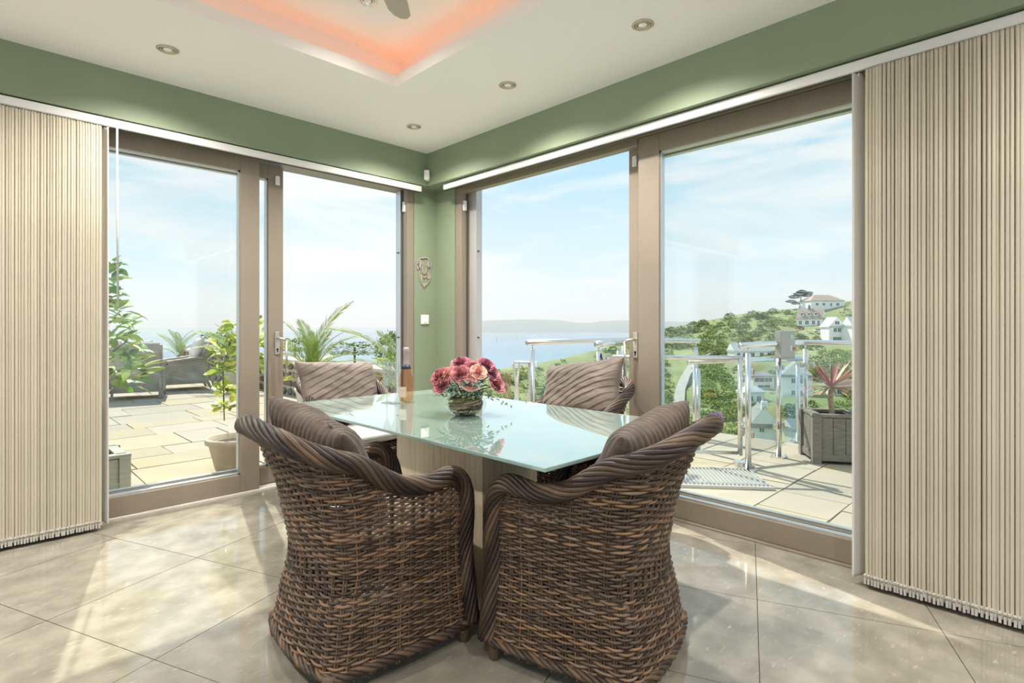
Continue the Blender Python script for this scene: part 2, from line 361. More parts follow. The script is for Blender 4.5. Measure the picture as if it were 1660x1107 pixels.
def blind(left, o, a_first, step, count, rail0, rail1, label):
    root = empty('vertical_blind', P(left, a_first, o, 0), label=label, cat='blind')
    lo = Vector(root.location)
    def loc(a, oo, z): return Vector(P(left, a, oo, z)) - lo
    mb = MB(); pbox(mb, left, rail0, rail1, o - .024, o + .024, 2.402, 2.452); mb.v = [tuple(Vector(v) - lo) for v in mb.v]
    put('headrail', mb, M['pvc'], root, bevel=.006)
    mb = MB(); pbox(mb, left, rail0, rail1, o - .006, o + .006, 2.396, 2.402); mb.v = [tuple(Vector(v) - lo) for v in mb.v]
    put('rail_slot', mb, M['taupe_dark'], root)
    vm = vane_mesh(.115, .035, 2.385); ve = vane_mesh(.118, .03, 2.39, True)
    vm.materials.append(M['blind']); ve.materials.append(M['blind_edge'])
    wm = MB().box(-.0035, .0035, -.050, .050, .022, .052).box(-.0045, .0045, -.062, -.048, .020, .050).box(-.0052, .0052, -.064, -.050, .056, .064).mesh('weight'); wm.materials.append(mat('blind_weight', (.52, .50, .46), .5))
    hm = MB().box(-.002, .002, -.012, .012, 2.38, 2.405).mesh('hanger'); hm.materials.append(M['pvc'])
    base = 0 if left else -PI / 2
    for k in range(count):
        a = a_first + k * step
        if k == 0: v = put('vane', ve, None, root, loc(a + .020, o + .006, 0), (0, 0, base + math.radians(17 if left else -17)), label='whiter leading vane turned towards the room')
        else: v = put('vane', vm, None, root, loc(a, o + U(-.004, .004), 0), (0, 0, base + U(-.045, .045) + (0.03 if left else -0.03)))
        if k: put('weight', wm, None, v)
        put('hanger', hm, None, v)
    ch = MB(); pts = [loc(a_first + k * step / 2, o - .058 if (k % 2) else o - .054, .056 - (0 if k % 2 else .004)) for k in range(2, 2 * count)]
    ch.tube(pts, .0014, 4); put('bottom_chain', ch, M['pvc'], root)
    return root
bl = blind(True, 4.062, 0.565, -0.0131, 58, -3.0, 2.877, 'cream vertical blind stacked at the left of the left doors')
wd = MB().tube([(0.082, -.02, 2.40), (0.086, -.02, 1.32)], .006, 8)
put('wand', wd, mat('grey_wand', (.62, .62, .60), .3), bl, smooth=True)
blind(False, 2.990, 0.668, -0.0142, 62, -3.0, 3.85, 'cream vertical blind stacked at the right of the right doors')

# ---------------------------------------------------------------- ceiling fittings
def downlight(x, y, z, label, chrome=False, r=.055):
    root = empty('downlight', (x, y, z), label=label, cat='downlight', group='recessed ceiling downlights')
    met = mat('chrome_ring', (.8, .8, .8), .12, metal=1) if chrome else M['nickel']
    prof = [(r, 0), (r, -.004), (r * .86, -.008), (r * .74, -.005), (r * .72, .0)]
    put('trim_ring', MB().lathe(prof, 32), met, root, smooth=True)
    put('inner_ring', MB().lathe([(r * .70, -.001), (r * .68, -.006), (r * .58, -.006), (r * .50, .001)], 32), met, root, smooth=True)
    put('reflector', MB().lathe([(r * .72, .0), (r * .72, -.001), (r * .0, -.001)], 24), mat('lamp_recess', (.22, .19, .15), .4), root)
    lt = bpy.data.lights.new('downlight_fill', 'SPOT'); lt.energy = FILL * (.12 if chrome else 1); lt.spot_size = math.radians(150); lt.spot_blend = 1.0; lt.shadow_soft_size = .04; lt.color = (1.0, .94, .87)  # spot added as room fill; the fittings themselves look switched off
    lo = bpy.data.objects.new('downlight_fill', lt); C.objects.link(lo); lo.parent = root; lo.location = (0, 0, -.012)
    put('lamp', MB().lathe([(0.0001, -.0012), (r * .46, -.0015), (r * .42, -.004), (r * .25, -.0065), (0.0001, -.007)], 24), M['bulb'], root, smooth=True)
M['nickel'] = mat('satin_nickel_trim', (.52, .48, .38), .3, metal=.7)
M['bulb'] = mat('frosted_lamp', (.88, .86, .80), .3)
def ceil_pt(px, py, z):
    Z = 892 * (z - 1.2) / (530 - py); return ground((px - 830) / 892 * Z, Z)
for (px, py, lb) in ((272, 80, 'round downlight in the ceiling left of the coffer'), (1042, 40, 'round downlight in the ceiling nearest the right wall top'),
                     (823, 138, 'round downlight in the ceiling right of the coffer corner'), (671, 205, 'round downlight in the ceiling nearest the room corner')):
    x, y = ceil_pt(px, py, CEIL); downlight(x, y, CEIL, lb)
for (x, y, lb) in ((2.42, -.6, 'added unseen fill downlight behind the view point on the right'), (-.6, 3.5, 'added unseen fill downlight far left above the blind'), (-.7, 2.0, 'added unseen fill downlight left of the camera'), (-.7, .2, 'added unseen fill downlight behind the camera on the left'), (.9, -.6, 'added unseen fill downlight behind the camera on the right')):  # extra fittings out of view, added only to brighten the room
    downlight(x, y, CEIL, lb)
x, y = ceil_pt(596, 1, CEIL + hh); downlight(x, y, CEIL + hh, 'chrome downlight inside the coffer beside the fan blade', True, .05)
# ceiling fan
fx, fy, fz = 1.08, 1.86, 2.72
fan = empty('ceiling_fan', (fx, fy, fz), label='ceiling fan with taupe blades hanging in the coffer', cat='fan')
put('downrod', MB().lathe([(.055, .265), (.055, .235), (.014, .225), (.014, .06)], 20), M['chrome'], fan, smooth=True)
put('motor', MB().lathe([(.02, .07), (.10, .055), (.115, .02), (.11, -.03), (.07, -.055), (.0001, -.06)], 32), M['chrome'], fan, smooth=True)
bm_ = MB(); L_ = .60
outl = [(.10, .045), (.22, .055), (.40, .062), (.56, .058), (.605, .040), (.628, .012), (.625, -.02), (.595, -.042), (.50, -.05), (.30, -.045), (.10, -.03)]
bm_.prism(outl, -.004, .004); bme = bm_.mesh('blade'); bme.materials.append(mat('taupe_fan_blade', (.46, .41, .35), .45))
th0 = math.atan2(2.314 - fy, 1.541 - fx)
for k in range(4):
    b = put('blade', bme, None, fan, (0, 0, 0), (math.radians(8), 0, th0 + k * PI / 2))

# ---------------------------------------------------------------- small wall things
s = empty('alarm_sensor', (2.905, 4.008, 2.545), PI * .25, label='white alarm motion sensor in the room corner', cat='sensor')
put('housing', MB().box(-.036, .036, -.03, .02, -.045, .045), M['pvc'], s, bevel=.012)
put('lens', MB().box(-.024, .024, -.033, -.029, -.03, .0), mat('sensor_lens', (.75, .74, .72), .25), s, bevel=.002)
sw = empty('wall_switch', (2.995, YL - .001, 1.268), label='white square switch plate on the green corner pier', cat='switch')
put('plate', MB().box(-.043, .043, -.012, 0, -.043, .043), M['pvc'], sw, bevel=.004)
put('rocker', MB().box(-.016, .016, -.017, -.012, -.028, .028), M['pvc'], sw, bevel=.002)
# dog plaque: cut-out metal silhouette
dp = empty('dog_plaque', (2.99, YL - .006, 1.70), label='cut-out metal dog head plaque on the green pier', cat='wall plaque')
def strip(mb, pts, wd, closed=False):
    n = len(pts)
    vs = []; fs = []
    for i, (x, z) in enumerate(pts):
        a = pts[i - 1] if (i or closed) else pts[i]; b = pts[(i + 1) % n] if (i < n - 1 or closed) else pts[i]
        tx, tz = b[0] - a[0], b[1] - a[1]; l = math.hypot(tx, tz) or 1; nx, nz = -tz / l * wd, tx / l * wd
        for (yy) in (-.003, .003): vs += [(x + nx, yy, z + nz), (x - nx, yy, z - nz)]
    for i in range(n if closed else n - 1):
        o, p = i * 4, ((i + 1) % n) * 4
        fs += [(o, p, p + 1, o + 1), (o + 2, o + 3, p + 3, p + 2), (o, o + 2, p + 2, p), (o + 1, p + 1, p + 3, o + 3)]
    mb.add(vs, fs)
Mpl = mat('bronze_plaque', (.60, .50, .46), .35, metal=.5)
mb = MB(); strip(mb, [(-.012,.135),(.02,.142),(.05,.125),(.068,.10),(.075,.075),(.062,.055),(.05,.05),(.062,.01),(.07,-.03),(.055,-.07),(.02,-.11),(-.005,-.135),(-.03,-.10),(-.052,-.06),(-.06,-.01),(-.055,.03),(-.062,.05),(-.078,.075),(-.070,.11),(-.045,.13)], .006, True); put('outline', mb, Mpl, dp)
mb = MB(); strip(mb, [(-.078,.075),(-.07,.03),(-.055,.02),(-.045,.07),(-.05,.115)], .010); put('ear', mb, Mpl, dp)
mb = MB(); strip(mb, [(.05,.12),(.042,.075),(.05,.04),(.066,.055)], .010); put('ear', mb, Mpl, dp)
mb = MB(); strip(mb, [(-.03,.10),(-.022,.04),(-.02,.0),(-.002,-.015),(.016,0),(.02,.04),(.03,.09)], .005); put('muzzle', mb, Mpl, dp)
mb = MB(); mb.box(-.012,.012,-.003,.003,-.005,.012); mb.box(-.028,-.016,-.003,.003,.06,.072); mb.box(.014,.026,-.003,.003,.06,.072); put('face_cut', mb, Mpl, dp)
mb = MB()
for q in ([(-.055,-.02),(-.02,-.03),(-.03,-.09),(-.05,-.06)], [(-.018,-.03),(.018,-.03),(.012,-.05),(-.012,-.05)], [(.02,-.03),(.062,-.01),(.06,-.045),(.035,-.06)], [(-.02,-.09),(.02,-.10),(-.005,-.13),(-.015,-.12)], [(.03,.0),(.058,.02),(.066,-.01),(.035,-.02)]):
    mb.add([(x, -.003, z) for x, z in q] + [(x, .003, z) for x, z in q], [(0,1,2,3),(7,6,5,4),(0,4,5,1),(1,5,6,2),(2,6,7,3),(3,7,4,0)])
put('chest_plate', mb, Mpl, dp)
# ================================================================ WICKER ARMCHAIRS
wick = [(0.0, (0.030, 0.020, 0.015)), (0.25, (0.075, 0.047, 0.032)), (0.5, (0.155, 0.100, 0.064)), (0.68, (0.30, 0.165, 0.085)), (0.80, (0.23, 0.185, 0.145)), (1.0, (0.33, 0.29, 0.245))]
wick = [(p, tuple(c * .82 for c in cc)) for p, cc in wick]
M['wicker'] = ramp_mat('brown_wicker', wick, 0.5, nscale=14, namt=0.2, stretch=(1, 1, 6))
M['rope'] = ramp_mat('dark_wicker_braid', [(p, tuple(c * .72 for c in cc)) for p, cc in wick], 0.45, nscale=12, namt=0.2)
def lerp_tab(tab, x):
    if x <= tab[0][0]: return tab[0][1]
    for (a, va), (b, vb) in zip(tab, tab[1:]):
        if x <= b:
            t = (x - a) / (b - a); t = t * t * (3 - 2 * t) * .5 + t * .5; return va + (vb - va) * t
    return tab[-1][1]
CW = [(0.04, .286), (0.15, .272), (.35, .250), (.62, .282), (.90, .296)]       # half width by height
CB = [(0.04, -.290), (0.15, -.268), (.36, -.232), (.60, -.275), (.75, -.335), (.90, -.425)]   # back
CF = [(0.04, .288), (.2, .278), (.5, .272), (.9, .26)]                          # front
def plan(g, z):
    """g 0..1 runs front left - back - front right; g 1..1.5 closes across the front"""
    Wd, B, F = lerp_tab(CW, z), lerp_tab(CB, z), lerp_tab(CF, z)
    r = .075 + .05 * min(1, max(0, (z - .3) / .5))
    if g > 1: 
        t = (g - 1) / .5; return Vector((F + .012 * math.sin(PI * t), -Wd + 2 * Wd * t, z))
    m = g if g <= .5 else 1 - g
    sgn = 1 if g <= .5 else -1
    if m < .30:
        t = m / .30; x = F + (B + r - F) * t; y = Wd + .010 * math.sin(PI * t)
    elif m < .385:
        t = (m - .30) / .085 * PI / 2; x = B + r - r * math.sin(t); y = Wd - r + r * math.cos(t)
    else:
        t = (m - .385) / .115; yy = (Wd - r) * (1 - t); x = B - .022 * (1 - (yy / (Wd - r)) ** 2); y = yy
    return Vector((x, sgn * y, z))
def zrim(g):
    m = g if g <= .5 else 1 - g
    if m < .055: return .48 + .175 * math.sqrt(max(0, 1 - (1 - m / .055) ** 2))
    return lerp_tab([(.055, .655), (.13, .636), (.19, .652), (.30, .765), (.385, .845), (.5, .872)], m)
NST = 36
def chair_meshes():
    rnd = random.Random(3)
    wv = MB(); row = 0; z = .088
    while z < .87:
        closed = z < .39
        NN = NST * 4 + (60 if closed else 0)
        run = []; tone = rnd.random() ** 1.0 * .75 + .1
        band = noise.noise(Vector((0, 0, z * 9.0))) * .25
        runs = []
        for i in range(NST * 4 + 1):
            g = i / (NST * 4)
            zz = z + .0035 * noise.noise(Vector((g * 18, row * .21, 4.0))) + .0012 * math.sin(g * 70 + row)
            if zz > zrim(g) - .012:
                if len(run) > 2: runs.append(run)
                run = []; continue
            p = plan(g, zz); d = plan(min(1, g + .004), zz) - plan(max(0, g - .004), zz); n = Vector((-d.y, d.x, 0)).normalized() * -1
            off = .0050 * math.cos(PI * g * NST + PI * row)
            run.append(p - n * off if True else p)
        if len(run) > 2: runs.append(run)
        if closed:
            fr = []
            for i in range(1, 60):
                g = 1 + i / 120; p = plan(g, z); p.x += .005 * math.cos(PI * (i / 5) + PI * row); fr.append(p)
            runs.append(fr)
        for rn in runs:
            # each row is several canes end to end
            k = 0
            while k < len(rn) - 2:
                ln = rnd.randint(40, 110); seg = rn[k:k + ln + 1]
                if len(seg) > 2: wv.tube(seg, .0047 + .0007 * rnd.random(), 5, min(.72, max(.05, rnd.gauss(.44 + band, .17))))
                k += ln
        row += 1; z += .0112
    st = MB()
    for k in range(0, NST + 1):
        g = min(.996, max(.004, k / NST))
        for dg in (-.0028, .0028):
            gg = min(1, max(0, g + dg)); top = zrim(gg); m = 9
            st.tube([plan(gg, .05 + (top - .05) * i / m) for i in range(m + 1)], .0042, 5, rnd.uniform(.15, .6), cap=False)
    for k in range(1, 12):
        st.tube([plan(1 + .5 * k / 12, .05 + .35 * i / 4) for i in range(5)], .0042, 5, rnd.uniform(.15, .6), cap=False)
    # rim braid
    def rope(path, R0, rs, K, pitch, base=.35, closed=False):
        mb = MB(); acc = [0]
        for a, b in zip(path, path[1:]): acc.append(acc[-1] + (b - a).length)
        fr = []; prev = None
        for i, p in enumerate(path):
            t = (path[min(i + 1, len(path) - 1)] - path[max(i - 1, 0)]).normalized()
            if closed and i in (0, len(path) - 1): t = (path[1] - path[-2]).normalized()
            if prev is None: nrm = t.orthogonal().normalized()
            else: nrm = (prev - t * prev.dot(t)).normalized()
            prev = nrm; fr.append((p, nrm, t.cross(nrm)))
        for k in range(K):
            pts = []
            for (p, n, b), s_ in zip(fr, acc):
                th = 2 * PI * k / K + 2 * PI * s_ / pitch
                pts.append(p + n * (R0 * math.cos(th)) + b * (R0 * math.sin(th)))
            # several canes per strand so that colour changes along it
            mb.tube(pts, rs, 6, min(.8, max(0.05, rnd.gauss(base, .16))))
        return mb
    path = [plan(0, .075 + .405 * i / 16) for i in range(16)]
    N = 150; path += [plan(g, zrim(g)) for g in [(.5 - .5 * math.copysign(abs(1 - 2 * i / N) ** 1.0, 1 - 2 * i / N)) for i in range(N + 1)]]
    path += [plan(1, .075 + .405 * (15 - i) / 16) for i in range(16)]
    # resample evenly
    acc = [0]
    for a, b in zip(path, path[1:]): acc.append(acc[-1] + (b - a).length)
    n = 220; ev = []; j = 0
    for i in range(n + 1):
        s_ = acc[-1] * i / n
        while j < len(acc) - 2 and acc[j + 1] < s_: j += 1
        t = (s_ - acc[j]) / max(1e-9, acc[j + 1] - acc[j]); ev.append(path[j].lerp(path[j + 1], t))
    for it in range(3): ev = [ev[0]] + [(ev[i - 1] + ev[i] * 2 + ev[i + 1]) / 4 for i in range(1, n)] + [ev[-1]]
    rim = rope(ev, .0265, .0092, 11, .46, .30); rim.tube(ev, .021, 8, .05)
    bp = [plan(1.5 * i / 120, .074) for i in range(121)]
    base = rope(bp, .011, .0085, 4, .14, .3, True)
    leg = MB().lathe([(.017, 0), (.020, .004), (.019, .010), (.022, .014), (.021, .021), (.0235, .025), (.0225, .032), (.025, .036), (.024, .044), (.0265, .048), (.0265, .085)], 12, c=.45)
    deck = MB()
    for i in range(26):
        y = -.235 + .47 * i / 25; deck.tube([(-.22 + .47 * k / 20, y, .405 + .005 * math.cos(PI * k + PI * i)) for k in range(21)], .0085, 5, rnd.uniform(.2, .6))
    return dict(weave=wv.mesh('woven_shell', True, False), stakes=st.mesh('stakes', True, False), rim=rim.mesh('rim', True, False), base=base.mesh('base', True, False), leg=leg.mesh('leg', True), deck=deck.mesh('deck', True, False))
def pad_mesh(a, b, t, r=.05, n=18):
    mb = MB(); vs = []; 
    def se(c, p): return math.copysign(abs(c) ** p, c)
    N, Kk = 40, 12; fs = []
    for i in range(Kk + 1):
        ph = -PI / 2 + PI * i / Kk
        for k in range(N):
            th = 2 * PI * k / N
            vs.append((a * se(math.cos(th), .35) * se(math.cos(ph), .3), b * se(math.sin(th), .35) * se(math.cos(ph), .3), t * se(math.sin(ph), .7)))
    for i in range(Kk):
        for k in range(N): fs.append((i*N+k, i*N+(k+1)%N, (i+1)*N+(k+1)%N, (i+1)*N+k))
    mb.add(vs, fs); return mb.mesh('seat_pad', True)
cm_ = chair_meshes()
M['pad'] = mat('white_seat_pad', (0.82, 0.80, 0.76), .9, bump=.1, bscale=150)
for k, mm in (('weave', 'wicker'), ('stakes', 'wicker'), ('rim', 'rope'), ('base', 'rope'), ('leg', 'wicker'), ('deck', 'wicker')): cm_[k].materials.append(M[mm])
padm = pad_mesh(.235, .225, .038); padm.materials.append(M['pad'])
def wicker_chair(loc, rz, label):
    root = empty('wicker_armchair', (*loc, 0), rz, label=label, cat='chair', group='wicker armchairs around the glass table')
    put('woven_shell', cm_['weave'], None, root, kind='stuff'); put('stakes', cm_['stakes'], None, root, kind='stuff')
    put('braided_rim', cm_['rim'], None, root); put('braided_base', cm_['base'], None, root); put('seat_deck', cm_['deck'], None, root)
    for (x, y) in ((.265, .262), (.265, -.262), (-.262, .256), (-.262, -.256)): put('leg', cm_['leg'], None, root, (x, y, 0))
    put('seat_pad', padm, None, root, (.03, 0, .455), label='white seat pad')
    return root
CH = [((1.105, 1.905), math.radians(-3.5), 'brown wicker armchair nearest on the left, back to the camera'),
      ((1.675, 1.262), math.radians(90 + 13), 'brown wicker armchair nearest on the right, by the right doors'),
      ((1.95, 3.50), math.radians(-90 + 3), 'brown wicker armchair at the far end beyond the bottle'),
      ((2.66, 2.22), math.radians(180 - 4), 'brown wicker armchair across the table, before the sea view')]
chairs = [wicker_chair(*c) for c in CH]

# ---------------------------------------------------------------- cushions
def cushion_mesh(a, b, T, mode, seed):
    """pillow with pinched corners; mode 'rib' = plush ribs, 'pleat' = diagonal pin pleats"""
    n = 72 if mode == 'pleat' else 120; n = 110 if mode == 'pleat' else n; mb = MB(); vs = []; fs = []; idx = {}
    def pt(i, j, side):
        u = -1 + 2 * i / n; v = -1 + 2 * j / n
        e = max(0, (1 - u ** 4) * (1 - v ** 4)); h = T * (e ** .55)
        x = a * u * (1 - .07 * (1 - v * v)); y = b * v * (1 - .07 * (1 - u * u))
        x += .010 * noise.noise(Vector((u * 2, v * 2, seed))); y += .010 * noise.noise(Vector((u * 2, v * 2, seed + 9)))
        h *= 1 + .22 * noise.noise(Vector((u * 1.6 + seed, v * 1.6, side * 3.0)))
        edge = e ** .3
        if mode == 'rib': h += (.017) * (abs(math.sin(v * 8.5 * PI  + 0.3 * math.sin(u * 2 + seed))) ** .6 - .5) * edge
        else:
            q = (u * .78 + v * .55) * 5.2 + .35 * noise.noise(Vector((u * 1.5, v * 1.5, seed + 5)))
            fr = q - math.floor(q); h += (.006 * math.exp(-((fr - .5) / .06) ** 2) + .0012 * math.sin(2 * PI * fr) - .002 * noise.noise(Vector((u * 9, v * 9, seed)))) * edge
            h += .008 * noise.noise(Vector((u * 3.5, v * 3.5, seed + 2 + side))) * edge
        return (x, y, h * side)
    for side in (1, -1):
        for i in range(n + 1):
            for j in range(n + 1):
                if side < 0 and (i in (0, n) or j in (0, n)): idx[(side, i, j)] = idx[(1, i, j)]; continue
                idx[(side, i, j)] = len(vs); vs.append(pt(i, j, side))
        for i in range(n):
            for j in range(n):
                q = (idx[(side,i,j)], idx[(side,i+1,j)], idx[(side,i+1,j+1)], idx[(side,i,j+1)]); fs.append(q if side > 0 else q[::-1])
    mb.add(vs, fs); return mb.mesh('cushion', True, False)
M['plush'] = mat('brown_plush', (0.105, 0.076, 0.058), .9, var=.25, vscale=35, sheen=.25, bump=.25, bscale=500)
M['velvet'] = mat('taupe_velvet', (0.135, 0.105, 0.084), .75, var=.25, vscale=7, sheen=.3)
def cushion(name, chair, size, mode, lpos, tilt, spin, yaw, mt, label, tagm=False, seed=1.0):
    root = empty(name, (0, 0, 0), label=label, cat='cushion')
    cl, rz = CH[chair][0], CH[chair][1]
    base = Matrix.Translation((*cl, 0)) @ Matrix.Rotation(rz, 4, 'Z') @ Matrix.Translation(lpos) @ Matrix.Rotation(yaw, 4, 'Z')
    # local: face normal along +x of the chair, leaning back
    rot = Matrix.Rotation(PI / 2 - tilt, 4, 'Y') @ Matrix.Rotation(spin, 4, 'Z')
    root.matrix_world = base @ rot
    root.location = (base @ rot).translation; root.rotation_euler = (base @ rot).to_euler()
    put('cover', cushion_mesh(size[0], size[1], size[2], mode, seed), mt, root)
    if tagm: put('fabric_tag', MB().box(-.012, .012, -.004, .020, -.0015, .0015), mat('navy_tag', (.02, .03, .06), .6), root, (-size[0] * .93, -size[1] * .60, .012), (0.2, -0.3, 0))
    return root
cushion('cushion', 0, (.225, .235, .075), 'rib', (-.155, .01, .715), math.radians(33), math.radians(14), math.radians(4), M['plush'], 'ribbed brown plush cushion in the near left armchair', True, 1.3)
cushion('cushion', 1, (.225, .235, .080), 'rib', (-.165, .0, .700), math.radians(30), math.radians(-10), math.radians(-6), M['plush'], 'ribbed brown plush cushion in the near right armchair', False, 4.1)
cushion('cushion', 2, (.20, .33, .085), 'pleat', (-.19, -.02, .765), math.radians(24), math.radians(-4), math.radians(6), M['velvet'], 'wide pleated taupe velvet cushion behind the bottle', False, 2.2)
cushion('cushion', 3, (.20, .32, .085), 'pleat', (-.17, -.02, .790), math.radians(24), math.radians(9), 0, M['velvet'], 'wide pleated taupe velvet cushion in the seaward armchair', False, 7.7)

# ================================================================ TABLE
TX0, TX1, TY0, TY1, TZ = 1.307, 2.406, 1.169, 3.228, 0.75
tb = empty('glass_dining_table', ((TX0 + TX1) / 2, (TY0 + TY1) / 2, 0), label='rectangular dining table with pale frosted glass top on travertine plinths', cat='table')
tl = Vector(tb.location)
def tpart(nm, mb, m, **k):
    mb.v = [tuple(Vector(v) - tl) for v in mb.v]; return put(nm, mb, m, tb, **k)
def frosted():
    m = mat('frosted_aqua_glass', (0.27, 0.385, 0.35), .02, spec=.6)
    b = m.node_tree.nodes['Principled BSDF']; b.inputs['Coat Weight'].default_value = 1.0; b.inputs['Coat Roughness'].default_value = .01; b.inputs['Coat IOR'].default_value = 1.55
    return m
tpart('glass_top', MB().box(TX0, TX1, TY0, TY1, TZ - .014, TZ), frosted(), bevel=.0025, label='pale aqua glass tabletop')
M['trav'] = mat('travertine', (0.86, 0.73, 0.54), .4, col2=(0.68, 0.54, 0.36), vscale=5, vstretch=(14, 14, 1.2), bump=.12, bscale=30, detail=8)
def plinth(px0, px1, py0, py1):          # four mitred slabs round a hollow, with a bearing plate on top
    for x0 in (px0, px1 - .02): tpart('travertine_slab', MB().box(x0, x0 + .02, py0, py1, 0, TZ - .0145), M['trav'], bevel=.0015)
    for y0 in (py0, py1 - .02): tpart('travertine_slab', MB().box(px0 + .0205, px1 - .0205, y0, y0 + .02, 0, TZ - .0145), M['trav'], bevel=.0015)
    tpart('bearing_plate', MB().box(px0 + .021, px1 - .021, py0 + .021, py1 - .021, TZ - .06, TZ - .0145), M['trav'])
plinth(1.545, 1.885, 1.735, 2.385)
plinth(1.89, 2.17, 2.02, 2.66)

# ---------------------------------------------------------------- things on the table
def real_glass(name, col, rough=0.0, ior=1.45):
    m = bpy.data.materials.new(name); m.use_nodes = True; b = m.node_tree.nodes['Principled BSDF']
    b.inputs['Base Color'].default_value = (*col, 1); b.inputs['Roughness'].default_value = rough; b.inputs['Transmission Weight'].default_value = 1; b.inputs['IOR'].default_value = ior
    return m
M['flute'] = glass_mat('flute_glass', (0.90, 0.93, 0.93), 2.7)
bx, by = 1.863, 2.775
bo = empty('wine_bottle', (bx, by, TZ), .6, label='sparkling rose wine bottle with foil neck on the table', cat='bottle')
prof = [(.030, .004), (.040, .0), (.045, .006), (.0455, .12), (.044, .145), (.036, .185), (.024, .215), (.0165, .235), (.015, .30), (.0165, .302), (.0165, .318), (.014, .322)]
put('glass_body', MB().lathe(prof, 32), glass_mat('rose_bottle_glass', (1.0, 0.93, 0.87), 1.45), bo, smooth=True)
put('wine', MB().lathe([(.0001, .012), (.038, .012), (.0425, .02), (.0430, .12), (.0415, .145), (.033, .185), (.021, .213), (.0001, .214)], 32), glass_mat('rose_wine', (0.98, 0.83, 0.68), 1.1), bo, smooth=True)
put('foil', MB().lathe([(.0245, .2155), (.0175, .236), (.0162, .30), (.0182, .3025), (.0185, .322), (.012, .329), (.0001, .330)], 28), mat('mauve_foil', (.44, .33, .32), .4, metal=.4, bump=.2, bscale=200), bo, smooth=True)
put('neck_band', MB().lathe([(.0305, .2), (.0262, .2145), (.0225, .224), (.0215, .224), (.0285, .2)], 28), mat('navy_band', (.02, .03, .07), .4), bo, smooth=True)
mb = MB(); lb = []
for i in range(13):
    a = math.radians(-42 + 84 * i / 12)
    for z in (.035, .098): lb.append((.0462 * math.cos(a), .0462 * math.sin(a), z))
mb.add(lb, [(2*i, 2*i+2, 2*i+3, 2*i+1) for i in range(12)]); put('label_paper', mb, mat('pale_label', (.66, .50, .40), .7, var=.15, vscale=60), bo, smooth=True, rot=(0, 0, math.radians(160)))
def open_lathe(prof, n=28):
    m_ = MB().lathe(prof, n); m_.f = [f for f in m_.f if len(f) == 4]; return m_
def flute(x, y, label):
    f = empty('champagne_flute', (x, y, TZ), label=label, cat='glass', group='flutes beside the bottle')
    put('bowl', open_lathe([(.0001, .098), (.0045, .0985), (.012, .112), (.022, .14), (.0265, .175), (.026, .243), (.0263, .245), (.0253, .2455)], 28), M['flute'], f, smooth=True)
    put('stem', MB().lathe([(.008, .006), (.0042, .02), (.0036, .06), (.0048, .098)], 16), M['flute'], f, smooth=True)
    put('foot', MB().lathe([(.034, .0005), (.034, .002), (.012, .005), (.006, .009)], 28), M['flute'], f, smooth=True)
flute(1.775, 2.845, 'clear champagne flute left of the bottle'); flute(1.783, 2.772, 'clear champagne flute closest to the bottle')
# vase of roses
vx, vy = 1.822, 2.175
va = empty('glass_vase', (vx, vy, TZ), label='squat round glass vase filled with twigs and dark berries', cat='vase')
vp = [(.050, .0), (.080, .010), (.102, .036), (.107, .056), (.096, .083), (.068, .103), (.052, .112), (.055, .122), (.058, .128)]
put('bowl', MB().lathe(vp, 36), glass_mat('vase_glass', (.93, .96, .95), 1.5), va, smooth=True)
mb = MB(); rn = random.Random(5)
for i in range(80):
    a = rn.uniform(0, 2 * PI); z = rn.uniform(.012, .085); rr = .087 * math.sqrt(max(.1, 1 - ((z - .055) / .06) ** 2)); b2 = a + rn.uniform(.5, 1.1)
    pts = [(rr * math.cos(a + (b2 - a) * t), rr * math.sin(a + (b2 - a) * t), z + .012 * t) for t in (0, .25, .5, .75, 1)]
    mb.tube(pts, .0032, 5, rn.random())
put('filler', MB().lathe([(.0001, .016), (.05, .014), (.079, .030), (.086, .055), (.074, .082), (.045, .096), (.0001, .10)], 28), mat('twig_mass', (.30, .22, .12), .9, col2=(.07, .05, .03), vscale=30, vstretch=(1, 1, 4), bump=.8, bscale=60), va, smooth=True)
put('twigs', mb, ramp_mat('dry_twigs', [(0, (.08, .05, .025)), (1, (.42, .33, .20))], .7), va, smooth=True)
mb = MB()
for i in range(110):
    a = rn.gauss(-2.2, .55); z = .030 + .030 * (a + 2.2) / 1.0 * .6 + rn.uniform(-.012, .016); rr = .090 * math.sqrt(max(.1, 1 - ((z - .055) / .062) ** 2))
    x, y = rr * math.cos(a), rr * math.sin(a); r0 = .0042
    mb.add([(x+r0,y,z),(x-r0,y,z),(x,y+r0,z),(x,y-r0,z),(x,y,z+r0),(x,y,z-r0)], [(0,2,4),(2,1,4),(1,3,4),(3,0,4),(2,0,5),(1,2,5),(3,1,5),(0,3,5)])
put('berries', mb, mat('dark_berries', (.035, .016, .014), .25), va, smooth=True, kind='stuff')
put('sand', MB().lathe([(.0001, .006), (.05, .007), (.080, .022), (.084, .030), (.0001, .034)], 28), mat('pale_filler', (.55, .45, .30), .9, var=.3, vscale=60), va, smooth=True)
bq = empty('rose_bouquet', (vx, vy, TZ + .10), label='bouquet of dusky pink roses with green foliage in the vase', cat='flowers')
